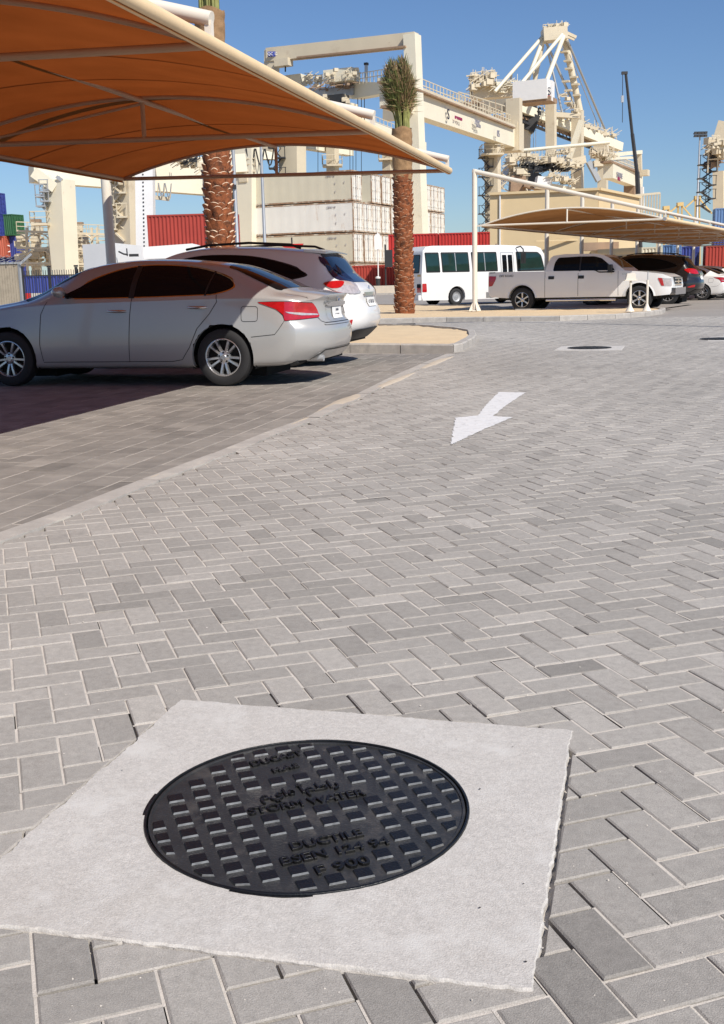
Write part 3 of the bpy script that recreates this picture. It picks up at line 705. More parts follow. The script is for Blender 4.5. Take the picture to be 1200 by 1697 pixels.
    def patch(s, name, poly, view, mt, parent=None, off=0.004, sg=1, step=0.045, smooth=50):
        bm = bmesh.new(); bm.faces.new([bm.verts.new((p[0], p[1], 0)) for p in poly])
        for ax in (0, 1):
            lo = min(p[ax] for p in poly); hi = max(p[ax] for p in poly); v = lo + step
            no = Vector((1, 0, 0)) if ax == 0 else Vector((0, 1, 0))
            while v < hi - 1e-4:
                bmesh.ops.bisect_plane(bm, geom=bm.verts[:] + bm.edges[:] + bm.faces[:], plane_co=no * v, plane_no=no); v += step
        last = None
        for v in bm.verts:
            a, b = v.co.x, v.co.y
            p = s.hit_side(a, b, sg, off) if view == 'side' else s.hit_rear(a, b, off, -1) if view == 'rear' else s.hit_rear(a, b, off, 1) if view == 'front' else s.hit_top(a, b, off)
            if p is None: p = last or Vector((0, 0, 0))
            v.co = p; last = p
        bmesh.ops.recalc_face_normals(bm, faces=bm.faces)
        me = bpy.data.meshes.new(name); bm.to_mesh(me); bm.free(); me.materials.append(mt)
        ref = Vector((0, 0, 0.7)); c = sum((v.co for v in me.vertices), Vector()) / len(me.vertices)
        cref = Vector((c.x if view == 'side' else 0, 0, 0.5))
        if sum((p.normal.dot(p.center - cref)) * p.area for p in me.polygons) < 0: me.flip_normals()
        for p in me.polygons: p.use_smooth = True
        o = bpy.data.objects.new(name, me); COL.objects.link(o); o.parent = parent or s.root; return o
    def line(s, name, pts, view, width, mt, sg=1, off=0.003, parent=None):
        b = MB(); P = []
        for i in range(len(pts) - 1):
            n = max(1, int(math.hypot(pts[i + 1][0] - pts[i][0], pts[i + 1][1] - pts[i][1]) / 0.04))
            P += [(pts[i][0] + (pts[i + 1][0] - pts[i][0]) * k / n, pts[i][1] + (pts[i + 1][1] - pts[i][1]) * k / n) for k in range(n)]
        P.append(pts[-1]); prev = None
        for i, p in enumerate(P):
            a = P[max(i - 1, 0)]; c = P[min(i + 1, len(P) - 1)]; d = Vector((c[0] - a[0], c[1] - a[1])).normalized(); n = Vector((-d.y, d.x)) * width / 2
            f = {'side': lambda u, v: s.hit_side(u, v, sg, off), 'rear': lambda u, v: s.hit_rear(u, v, off), 'top': lambda u, v: s.hit_top(u, v, off)}[view]
            e = (f(p[0] + n.x, p[1] + n.y), f(p[0] - n.x, p[1] - n.y))
            if None in e: prev = None; continue
            if prev: b.add([prev[0], e[0], e[1], prev[1]], [(0, 1, 2, 3)])
            prev = e
        return b.build(name, mt, parent or s.root) if b.v else None
def smooth_poly(pts, n=6):
    out = []; N = len(pts)
    for i in range(N):
        p0, p1, p2, p3 = pts[i - 1], pts[i], pts[(i + 1) % N], pts[(i + 2) % N]
        for k in range(n):
            t = k / n; out.append(tuple(0.5 * ((2 * p1[a]) + (-p0[a] + p2[a]) * t + (2 * p0[a] - 5 * p1[a] + 4 * p2[a] - p3[a]) * t * t + (-p0[a] + 3 * p1[a] - 3 * p2[a] + p3[a]) * t**3) for a in (0, 1)))
    return out
def round_poly(pts, r, n=4):
    out = []; N = len(pts)
    for i in range(N):
        a, b, c = Vector(pts[i - 1]), Vector(pts[i]), Vector(pts[(i + 1) % N])
        r1 = min(r, (a - b).length * 0.45, (c - b).length * 0.45); p = b + (a - b).normalized() * r1; q = b + (c - b).normalized() * r1
        for k in range(n + 1):
            t = k / n; v = p * (1 - t) ** 2 + b * 2 * t * (1 - t) + q * t * t; out.append((v.x, v.y))
    return out
def make_wheel(parent, c, rad, width, rimr, style, sg, turn=0.0, rim_m='rim'):
    """c: wheel centre; sg: +1 when the outer face looks to +y"""
    T = Matrix.Translation(c) @ Matrix.Rotation(R(-90 * sg), 4, 'X')      # local +z -> outward
    b = MB(); hw = width / 2
    b.lathe([(rimr - 0.01, -hw + 0.02), (rimr + 0.005, -hw + 0.005), (rad - 0.05, -hw), (rad - 0.012, -hw + 0.02), (rad, -hw + 0.05), (rad, hw - 0.05), (rad - 0.012, hw - 0.018), (rad - 0.045, hw - 0.002), (rimr + 0.02, hw - 0.004), (rimr + 0.002, hw - 0.014), (rimr - 0.004, hw - 0.03)], 48, T)
    k = MB(); k.lathe([(0.001, hw - 0.10), (rimr - 0.012, hw - 0.10), (rimr - 0.008, hw - 0.02)], 32, T)
    wh = k.build('wheel', M['well'], parent, smooth=40)
    b.build('tyre', M['tyre'], wh, smooth=35)
    r = MB(); r.lathe([(rimr - 0.022, hw - 0.06), (rimr - 0.014, hw - 0.018), (rimr - 0.006, hw - 0.008), (rimr + 0.003, hw - 0.010)], 48, T)
    r.lathe([(0.0005, hw - 0.022), (0.028, hw - 0.022), (0.034, hw - 0.028), (0.075 if style != 'steel' else 0.11, hw - 0.035), (0.08 if style != 'steel' else 0.12, hw - 0.07)], 24, T)
    def spoke(a, w0, w1, z0, z1, r0, r1):
        d = Vector((math.cos(a), math.sin(a), 0)); t = Vector((-d.y, d.x, 0)); vs = []
        for rr, ww, zz in ((r0, w0, z0), ((r0 + r1) / 2, (w0 + w1) / 2 * 0.92, (z0 + z1) / 2 + 0.006), (r1, w1, z1)):
            vs += [d * rr - t * ww / 2 + UZ * (zz - 0.03), d * rr - t * ww * 0.32 + UZ * zz, d * rr + t * ww * 0.32 + UZ * zz, d * rr + t * ww / 2 + UZ * (zz - 0.03)]
        r.add([T @ v for v in vs], [(i, i + 1, i + 5, i + 4) for i in (0, 1, 2, 4, 5, 6)])
    if style == 'twin5':
        for i in range(5):
            for e in (-0.235, 0.235):
                a = turn + 2 * math.pi * i / 5 + e; spoke(a + (0.10 if e < 0 else -0.10) * 0, 0.034, 0.040, hw - 0.034, hw - 0.020, 0.055, rimr - 0.012)
    elif style == 'six':
        for i in range(6): spoke(turn + math.pi * i / 3, 0.055, 0.085, hw - 0.034, hw - 0.022, 0.06, rimr - 0.012)
    elif style == 'ten':
        for i in range(10): spoke(turn + math.pi * i / 5, 0.028, 0.034, hw - 0.034, hw - 0.020, 0.06, rimr - 0.012)
    else:
        r.lathe([(0.10, hw - 0.05), (rimr - 0.06, hw - 0.05), (rimr - 0.02, hw - 0.03)], 32, T)
    r.build('rim', M[rim_m], wh, smooth=35)
    nb = MB()
    for i in range(5):
        a = turn + 2 * math.pi * (i + 0.5) / 5; p = Vector((0.056 * math.cos(a), 0.056 * math.sin(a), 0))
        nb.lathe([(0.012, hw - 0.06), (0.012, hw - 0.024), (0.0005, hw - 0.024)], 8, T @ Matrix.Translation(p))
    nb.build('wheel_nut', M['trim'], wh)
    return wh
def place_car(name, label, cat, W_, P_, Q_, dirsign, group=None, near=0.9):
    """W_: ground point under the near side at the rear axle; the car points along dirsign*Q_"""
    h = Q_ * dirsign; o = W_ + P_ * near
    return thing(name, label, cat, (o.x, o.y, 0), math.atan2(h.y, h.x), group)
def mirror_part(root, x, z, y, sg, mt, mtg):
    b = MB(); b.tube([(x, sg * (y - 0.08), z - 0.03), (x + 0.01, sg * (y + 0.02), z)], 0.025, 8)
    o = b.build('mirror', mtg, root)
    c = MB(); n = 10; vs = []
    c.lathe([(0.0005, -0.075), (0.06, -0.06), (0.085, -0.02), (0.085, 0.03), (0.06, 0.07), (0.0005, 0.08)], 14, Matrix.Translation((x + 0.02, sg * (y + 0.09), z + 0.02)) @ Matrix.Rotation(R(90), 4, 'Y') @ Matrix.Diagonal((0.75, 1.25, 0.8, 1)))
    c.build('mirror_housing', mt, o, smooth=60)
def handle(car, x0, x1, z, sg, mt):
    p = car.hit_side((x0 + x1) / 2, z, sg, 0.0); b = MB()
    if p is None: return
    pts = [Vector((x0 + (x1 - x0) * t, p.y + sg * (0.012 + 0.026 * math.sin(math.pi * t)), z + 0.004 * t)) for t in (0, 0.15, 0.35, 0.65, 0.85, 1)]
    b.tube(pts, [0.010, 0.014, 0.015, 0.015, 0.014, 0.010], 8); b.build('door_handle', mt, car.root, smooth=60)
# ---------------------------------------------------------------- silver sedan
W1 = gz(372, 640)
sed = place_car('parked_car', 'silver sedan parked in the left bay, front half in the canopy shade', 'car', W1, P1, Q1, 1, 'cars parked under the left canopy')
ST = [(-1.16, 1.02, 0.93, 0.80, 0.60, 0.875, 0.28), (-0.95, 1.06, 0.965, 0.835, 0.63, 0.895, 0.25), (-0.74, 1.09, 0.99, 0.855, 0.62, 0.91, 0.23), (-0.48, 1.195, 1.005, 0.868, 0.60, 0.915, 0.22),
      (0.0, 1.375, 1.02, 0.872, 0.585, 0.915, 0.21), (0.4, 1.435, 1.02, 0.872, 0.60, 0.915, 0.21), (0.85, 1.468, 1.015, 0.872, 0.61, 0.915, 0.21), (1.3, 1.47, 1.01, 0.872, 0.61, 0.915, 0.21), (1.75, 1.42, 1.0, 0.872, 0.60, 0.915, 0.21),
      (2.1, 1.305, 0.985, 0.868, 0.60, 0.915, 0.21), (2.45, 1.135, 0.965, 0.862, 0.62, 0.91, 0.21), (2.75, 1.03, 0.935, 0.85, 0.68, 0.905, 0.22), (3.1, 0.975, 0.88, 0.83, 0.68, 0.895, 0.23), (3.45, 0.885, 0.80, 0.79, 0.62, 0.86, 0.24), (3.70, 0.76, 0.69, 0.70, 0.55, 0.80, 0.26)]
REAR = [(0.22, -0.98), (0.28, -1.06), (0.40, -1.175), (0.52, -1.21), (0.64, -1.205), (0.70, -1.165), (0.74, -1.13), (0.84, -1.115), (0.94, -1.125), (1.0, -1.16), (1.05, -1.15)]
FRONT = [(0.22, 3.66), (0.4, 3.74), (0.6, 3.74), (0.8, 3.68), (1.0, 3.6)]
c1 = Car(sed, ST, REAR, FRONT, 0.33, 0.45, M['silver'], [(0.0, 0.335, 0.375), (2.776, 0.335, 0.375)])
for sg in (1, -1):
    win = [(1.97, 1.045), (1.12, 1.035), (0.30, 1.045), (0.06, 1.06), (-0.12, 1.13), (0.0, 1.235), (0.37, 1.345), (0.87, 1.388), (1.25, 1.36), (1.58, 1.27), (1.82, 1.155)]
    wp = smooth_poly(win, 4)
    c = Vector((0.9, 1.19)); big = [(x + (x - c.x) * 0.022 / 1.0, z + (0.014 if z > c.y else -0.012)) for x, z in wp]
    fr = c1.patch('window_frame', big, 'side', M['trim'] if sg < 0 else M['chrome'], off=0.003, sg=sg)
    c1.patch('window', wp, 'side', M['glass'], parent=fr, off=0.006, sg=sg)
    c1.line('window_pillar', [(1.12, 1.02), (1.08, 1.385)], 'side', 0.07, M['trim'], sg, 0.009)
    c1.line('window_pillar', [(0.20, 1.03), (0.14, 1.30)], 'side', 0.022, M['trim'], sg, 0.009)
    c1.line('door_gap', [(1.11, 1.02), (1.14, 0.8), (1.16, 0.5), (1.17, 0.29)], 'side', 0.007, M['trim'], sg)
    c1.line('door_gap', [(2.22, 1.0), (2.30, 0.85), (2.33, 0.5), (2.30, 0.30)], 'side', 0.007, M['trim'], sg)
    c1.line('door_gap', [(0.06, 1.04), (0.05, 0.96), (0.14, 0.83), (0.30, 0.66), (0.40, 0.45), (0.50, 0.31), (0.62, 0.29), (2.30, 0.29)], 'side', 0.007, M['trim'], sg)
    c1.line('bumper_gap', [(-0.755, 0.735), (-0.69, 0.64), (-0.64, 0.585), (-0.36, 0.56)], 'side', 0.006, M['trim'], sg)
    lp = [(-0.44, 0.945), (-0.62, 0.948), (-0.80, 0.945), (-1.02, 0.925), (-1.045, 0.86), (-1.07, 0.76), (-0.90, 0.745), (-0.755, 0.735), (-0.745, 0.80), (-0.66, 0.865), (-0.54, 0.91)]
    lp = round_poly(lp, 0.02, 3)
    fr = c1.patch('tail_light', [(x * 1.0 + (0.008 if x > -0.75 else 0), z + (0.006 if z > .85 else -0.006)) for x, z in lp], 'side', M['trim'], off=0.003, sg=sg, step=0.03)
    c1.patch('lens', lp, 'side', M['redlamp'], parent=fr, off=0.009, sg=sg, step=0.03)
    c1.patch('reversing_lens', round_poly([(-0.76, 0.835), (-0.90, 0.822), (-1.05, 0.80), (-1.06, 0.785), (-0.92, 0.79), (-0.80, 0.815)], 0.01, 3), 'side', M['clearlamp'], parent=fr, off=0.013, sg=sg, step=0.03)
    handle(c1, 1.18, 1.42, 0.875, sg, M['chrome']); handle(c1, 0.17, 0.40, 0.90, sg, M['chrome'])
    mirror_part(sed, 1.98, 1.09, 0.86, sg, M['silver'], M['trim'])
    c1.patch('headlight', smooth_poly([(3.05, 0.82), (3.35, 0.80), (3.52, 0.70), (3.50, 0.62), (3.3, 0.66)], 3), 'side', M['clearlamp'], off=0.005, sg=sg)
fuel = round_poly([(-0.245, 0.905), (-0.445, 0.90), (-0.440, 0.735), (-0.245, 0.735)], 0.035, 4)
c1.line('fuel_flap', fuel + [fuel[0]], 'side', 0.0055, M['trim'], 1, 0.003)
c1.patch('rear_window', smooth_poly([(-0.70, 0.0), (-0.69, 0.35), (-0.64, 0.58), (-0.40, 0.575), (-0.08, 0.53), (0.03, 0.47), (0.05, 0), (0.03, -0.47), (-0.08, -0.53), (-0.40, -0.575), (-0.64, -0.58), (-0.69, -0.35)], 3), 'top', M['glass'], off=0.005)
c1.patch('windscreen', smooth_poly([(2.72, 0.0), (2.68, 0.45), (2.58, 0.66), (2.2, 0.60), (1.86, 0.53), (1.80, 0), (1.86, -0.53), (2.2, -0.60), (2.58, -0.66), (2.68, -0.45)], 3), 'top', M['glass'], off=0.005)
c1.line('boot_gap', [(-0.70, 0.655), (-0.85, 0.67), (-0.98, 0.675)], 'top', 0.007, M['trim']); c1.line('boot_gap', [(-0.70, -0.655), (-0.85, -0.67), (-0.98, -0.675)], 'top', 0.007, M['trim'])
c1.line('boot_gap', [(0.655, 0.99), (0.66, 0.93), (0.60, 0.80), (0.56, 0.715), (0.50, 0.695), (-0.50, 0.695), (-0.56, 0.715), (-0.60, 0.80), (-0.66, 0.93), (-0.655, 0.99)], 'rear', 0.008, M['trim'])
c1.patch('number_plate_recess', round_poly([(0.37, 0.715), (-0.37, 0.715), (-0.40, 0.90), (0.40, 0.90)], 0.03), 'rear', M['silver'], off=0.002)
pl = c1.patch('number_plate', round_poly([(0.20, 0.725), (-0.20, 0.725), (-0.20, 0.865), (0.20, 0.865)], 0.01), 'rear', M['plate'], off=0.012)
px_ = c1.hit_rear(0, 0.80, 0.02).x
letter('5 71204', 0.062, (px_ + 0.004, 0, 0.765), (0, -1, 0), (0, 0, 1), M['ink'], pl, extrude=0.001, sx=0.95); letter('DUBAI', 0.040, (px_ + 0.004, 0, 0.83), (0, -1, 0), (0, 0, 1), M['ink'], pl, extrude=0.001)
c1.patch('chrome_bar', smooth_poly([(0.40, 0.925), (0.39, 0.888), (0.2, 0.876), (0, 0.872), (-0.2, 0.876), (-0.39, 0.888), (-0.40, 0.925), (0, 0.935)], 3), 'rear', M['chrome'], off=0.022)
b = MB(); bx_ = c1.hit_rear(0, 0.972, 0.0).x
b.lathe([(0.030, 0.0), (0.040, 0.008), (0.046, 0.0)], 24, Matrix.Translation((bx_ - 0.003, 0, 0.972)) @ Matrix.Rotation(R(-90), 4, 'Y')); b.box((bx_ - 0.008, 0, 0.972), (0.008, 0.10, 0.014)); b.build('badge', M['chrome'], sed, smooth=40)
hx = c1.hit_rear(0.36, 0.965, 0.0).x
letter('ALTIMA', 0.045, (hx - 0.014, 0.40, 0.965), (-0.12, -1, 0), (0, 0, 1), M['chrome'], sed, extrude=0.002, name='lettering')
b = MB(); b.tube([(-1.10, 0.52, 0.29), (-0.90, 0.52, 0.29)], 0.036, 14); b.build('exhaust', M['steel'], sed, smooth=40)
c1.patch('lower_valance', round_poly([(0.62, 0.285), (0.52, 0.385), (-0.52, 0.385), (-0.62, 0.285)], 0.03), 'rear', M['silver'], off=0.010)
c1.line('valance_gap', [(0.66, 0.29), (0.54, 0.395), (-0.54, 0.395), (-0.66, 0.29)], 'rear', 0.012, M['trim'], off=0.011)
c1.patch('bumper_step', round_poly([(0.55, 0.668), (-0.55, 0.668), (-0.55, 0.684), (0.55, 0.684)], 0.006), 'rear', M['silver'], off=0.012)
for xw in (0.0, 2.776):
    for sg in (1, -1): make_wheel(sed, Vector((xw, sg * 0.80, 0.33)), 0.33, 0.215, 0.215, 'twin5', sg, turn=0.35)
# ---------------------------------------------------------------- white SUV with tinted glass
W2 = W1 + P1 * 2.72 + Q1 * 0.10
suv = place_car('parked_car', 'white sport utility car with roof rails and spoiler parked behind the silver sedan', 'car', W2, P1, Q1, 1, 'cars parked under the left canopy')
ST = [(-1.0, 1.04, 0.96, 0.80, 0.66, 0.90, 0.36), (-0.90, 1.15, 0.98, 0.83, 0.68, 0.92, 0.33), (-0.74, 1.28, 0.99, 0.85, 0.67, 0.935, 0.30), (-0.52, 1.50, 1.0, 0.86, 0.66, 0.94, 0.28), (-0.40, 1.575, 1.02, 0.865, 0.65, 0.94, 0.27), (0, 1.63, 1.05, 0.87, 0.65, 0.94, 0.26), (0.4, 1.665, 1.06, 0.875, 0.66, 0.94, 0.26),
      (1.0, 1.685, 1.05, 0.875, 0.67, 0.94, 0.26), (1.45, 1.67, 1.04, 0.875, 0.66, 0.94, 0.26), (1.85, 1.59, 1.03, 0.87, 0.65, 0.94, 0.26), (2.3, 1.38, 1.02, 0.865, 0.66, 0.94, 0.26), (2.7, 1.17, 1.01, 0.86, 0.70, 0.935, 0.27), (3.1, 1.09, 0.97, 0.84, 0.70, 0.92, 0.28), (3.5, 0.98, 0.88, 0.80, 0.64, 0.88, 0.30), (3.72, 0.84, 0.76, 0.72, 0.55, 0.82, 0.32)]
REAR = [(0.34, -0.80), (0.42, -0.90), (0.55, -1.02), (0.70, -1.04), (0.80, -1.01), (0.86, -0.975), (1.0, -0.97), (1.12, -0.95), (1.3, -0.80)]
FRONT = [(0.3, 3.66), (0.5, 3.74), (0.7, 3.75), (0.9, 3.70), (1.1, 3.6)]
c2 = Car(suv, ST, REAR, FRONT, 0.34, 0.45, M['wcar'], [(0.0, 0.37, 0.42), (2.74, 0.37, 0.42)])
for sg in (1, -1):
    win = [(1.95, 1.10), (1.1, 1.11), (0.3, 1.16), (-0.10, 1.215), (-0.26, 1.27), (-0.02, 1.385), (0.42, 1.50), (0.86, 1.545), (1.35, 1.54), (1.7, 1.44)]
    wp = smooth_poly(win, 4); fr = c2.patch('window_frame', [(x + (x - 0.85) * 0.03, z + (0.012 if z > 1.33 else -0.012)) for x, z in wp], 'side', M['trim'], off=0.003, sg=sg)
    c2.patch('window', wp, 'side', M['glass'], parent=fr, off=0.007, sg=sg)
    lp = smooth_poly([(-0.52, 1.135), (-0.66, 1.165), (-0.84, 1.135), (-0.93, 1.04), (-0.935, 0.99), (-0.78, 1.0), (-0.62, 1.055)], 4)
    fr = c2.patch('tail_light', lp, 'side', M['clearlamp'], off=0.012, sg=sg, step=0.03)
    c2.patch('lens', smooth_poly([(-0.53, 1.132), (-0.64, 1.155), (-0.76, 1.145), (-0.74, 1.07), (-0.62, 1.068)], 4), 'side', M['redlamp'], parent=fr, off=0.017, sg=sg, step=0.03)
    c2.patch('reflector', round_poly([(-0.66, 0.575), (-0.80, 0.625), (-0.90, 0.64), (-0.88, 0.565), (-0.70, 0.555)], 0.015, 3), 'side', M['redlamp'], off=0.006, sg=sg, step=0.03)
    b = MB(); b.tube([(-0.15, sg * 0.60, 1.62), (0.0, sg * 0.61, 1.675), (0.6, sg * 0.63, 1.715), (1.2, sg * 0.63, 1.70), (1.55, sg * 0.62, 1.65)], 0.017, 8); b.build('roof_rail', M['trim'], suv, smooth=60)
    mirror_part(suv, 2.02, 1.17, 0.88, sg, M['wcar'], M['trim'])
    c2.line('door_gap', [(1.12, 1.1), (1.16, 0.8), (1.16, 0.36)], 'side', 0.007, M['trim'], sg)
    handle(c2, 1.2, 1.42, 0.97, sg, M['chrome']); handle(c2, 0.2, 0.42, 1.0, sg, M['chrome'])
c2.patch('rear_window', round_poly([(0.60, 1.14), (0.70, 1.20), (0.66, 1.45), (0.56, 1.535), (-0.56, 1.535), (-0.66, 1.45), (-0.70, 1.20), (-0.60, 1.14)], 0.04), 'rear', M['bglass'], off=0.006)
c2.patch('rear_quarter_glass', smooth_poly([(-0.42, 1.50), (-0.52, 1.44), (-0.66, 1.31), (-0.80, 1.19), (-0.80, 1.17), (-0.62, 1.28), (-0.45, 1.42)], 3), 'side', M['bglass'], off=0.006, sg=1)
b = MB()
for j, (x, z, h_) in enumerate(((-0.28, 1.60, .03), (-0.45, 1.595, .03), (-0.62, 1.572, .022))): pass
vs = []
for x, z, t_, wd in ((-0.20, 1.600, 0.03, 0.63), (-0.36, 1.588, 0.035, 0.62), (-0.50, 1.555, 0.018, 0.58)):
    for y_ in (wd, wd * 0.6, 0, -wd * 0.6, -wd): vs.append(Vector((x, y_, z + 0.02 * (1 - (y_ / wd) ** 2))))
    for y_ in (wd, wd * 0.6, 0, -wd * 0.6, -wd): vs.append(Vector((x, y_, z - t_ + 0.02 * (1 - (y_ / wd) ** 2))))
fs = []
for i in range(2):
    for k in range(4):
        a = i * 10 + k; fs += [(a, a + 10, a + 11, a + 1), (a + 5, a + 6, a + 16, a + 15)]
    fs += [(i * 10, i * 10 + 5, i * 10 + 15, i * 10 + 10), (i * 10 + 4, i * 10 + 14, i * 10 + 19, i * 10 + 9)]
fs += [(20 + k, 25 + k, 26 + k, 21 + k) for k in range(4)]
b.add(vs, fs); b.build('spoiler', M['wcar'], suv, smooth=40)
pl = c2.patch('number_plate', round_poly([(0.22, 0.80), (-0.22, 0.80), (-0.22, 0.93), (0.22, 0.93)], 0.01), 'rear', M['plate'], off=0.014)
xx = c2.hit_rear(0, .86, .022).x; letter('K 38126', 0.09, (xx, 0, 0.865), (0, -1, 0), (0, 0, 1), M['ink'], pl, extrude=0.001)
c2.patch('chrome_bar', round_poly([(0.34, 0.955), (-0.34, 0.955), (-0.36, 1.0), (0.36, 1.0)], 0.01), 'rear', M['chrome'], off=0.022)
c2.patch('lower_valance', round_poly([(0.80, 0.36), (0.62, 0.50), (-0.62, 0.50), (-0.80, 0.36)], 0.04), 'rear', M['trim'], off=0.012)
c2.patch('rear_skirt', [(-0.46, 0.30), (-0.80, 0.41), (-0.80, 0.33), (-0.5, 0.27)], 'side', M['trim'], off=0.006)
b = MB(); b.lathe([(0.026, 0.0), (0.034, 0.006), (0.040, 0.0)], 20, Matrix.Translation((c2.hit_rear(0, 1.05, 0.0).x - 0.004, 0, 1.055)) @ Matrix.Rotation(R(-90), 4, 'Y')); b.build('badge', M['chrome'], suv)
for xw in (0.0, 2.74):
    for sg in (1, -1): make_wheel(suv, Vector((xw, sg * 0.81, 0.365)), 0.365, 0.235, 0.235, 'ten', sg)
# a neighbour whose bonnet the sedan hides stands further along the row; only its roof line shows
# ---------------------------------------------------------------- boxy vehicles: outline extruded and narrowed towards the roof
def prismatic(name, poly, hw, root, mt, zt=None, step=0.12, bevel=0.04, smooth=40):
    """poly in (x,z); hw(x,z) half width"""
    bm = bmesh.new(); bm.faces.new([bm.verts.new((p[0], 0, p[1])) for p in poly])
    for ax in (0, 2):
        lo = min(v.co[ax] for v in bm.verts); hi = max(v.co[ax] for v in bm.verts); v_ = lo + step; no = Vector((1, 0, 0)) if ax == 0 else Vector((0, 0, 1))
        while v_ < hi - 1e-3: bmesh.ops.bisect_plane(bm, geom=bm.verts[:] + bm.edges[:] + bm.faces[:], plane_co=no * v_, plane_no=no); v_ += step
    bmesh.ops.recalc_face_normals(bm, faces=bm.faces)
    L = [v.co.copy() for v in bm.verts]; bm.verts.ensure_lookup_table(); bm.faces.ensure_lookup_table()
    F = [tuple(v.index for v in f.verts) for f in bm.faces]; E_ = [(e.verts[0].index, e.verts[1].index, e) for e in bm.edges if e.is_boundary]
    n = len(L); vs = [(p.x, hw(p.x, p.z), p.z) for p in L] + [(p.x, -hw(p.x, p.z), p.z) for p in L]
    fs = [f for f in F] + [tuple(i + n for i in f[::-1]) for f in F]
    for a, b, e in E_:
        fs.append((a, b, b + n, a + n))
    bm.free(); me = bpy.data.meshes.new(name); me.from_pydata(vs, [], fs)
    b2 = bmesh.new(); b2.from_mesh(me); bmesh.ops.recalc_face_normals(b2, faces=b2.faces)
    if bevel:
        ed = [e for e in b2.edges if len(e.link_faces) == 2 and e.link_faces[0].normal.angle(e.link_faces[1].normal, 0) > R(50)]
        bmesh.ops.bevel(b2, geom=ed, offset=bevel, segments=3, affect='EDGES', profile=0.6, clamp_overlap=True)
    b2.to_mesh(me); b2.free(); me.materials.append(mt)
    for p in me.polygons: p.use_smooth = True
    me.set_sharp_from_angle(angle=R(smooth))
    o = bpy.data.objects.new(name, me); COL.objects.link(o); o.parent = root
    return o
class Skin(Car):
    def __init__(s, root, objs):
        s.root = root; vs = []; fs = []
        for o in objs:
            k = len(vs); vs += [v.co.copy() for v in o.data.vertices]; fs += [tuple(i + k for i in p.vertices) for p in o.data.polygons]
        s.bvh = BVHTree.FromPolygons(vs, fs)
def arch(cx, cz, r, z0, n=12):       # from rear (-x) to front along the top of the wheel opening, bottom edge at z0
    a0 = math.asin(max(-1, min(1, (z0 - cz) / r))); out = []
    for k in range(n + 1):
        a = math.pi - a0 - (math.pi - 2 * a0) * k / n; out.append((cx + r * math.cos(a), cz + r * math.sin(a)))
    return out
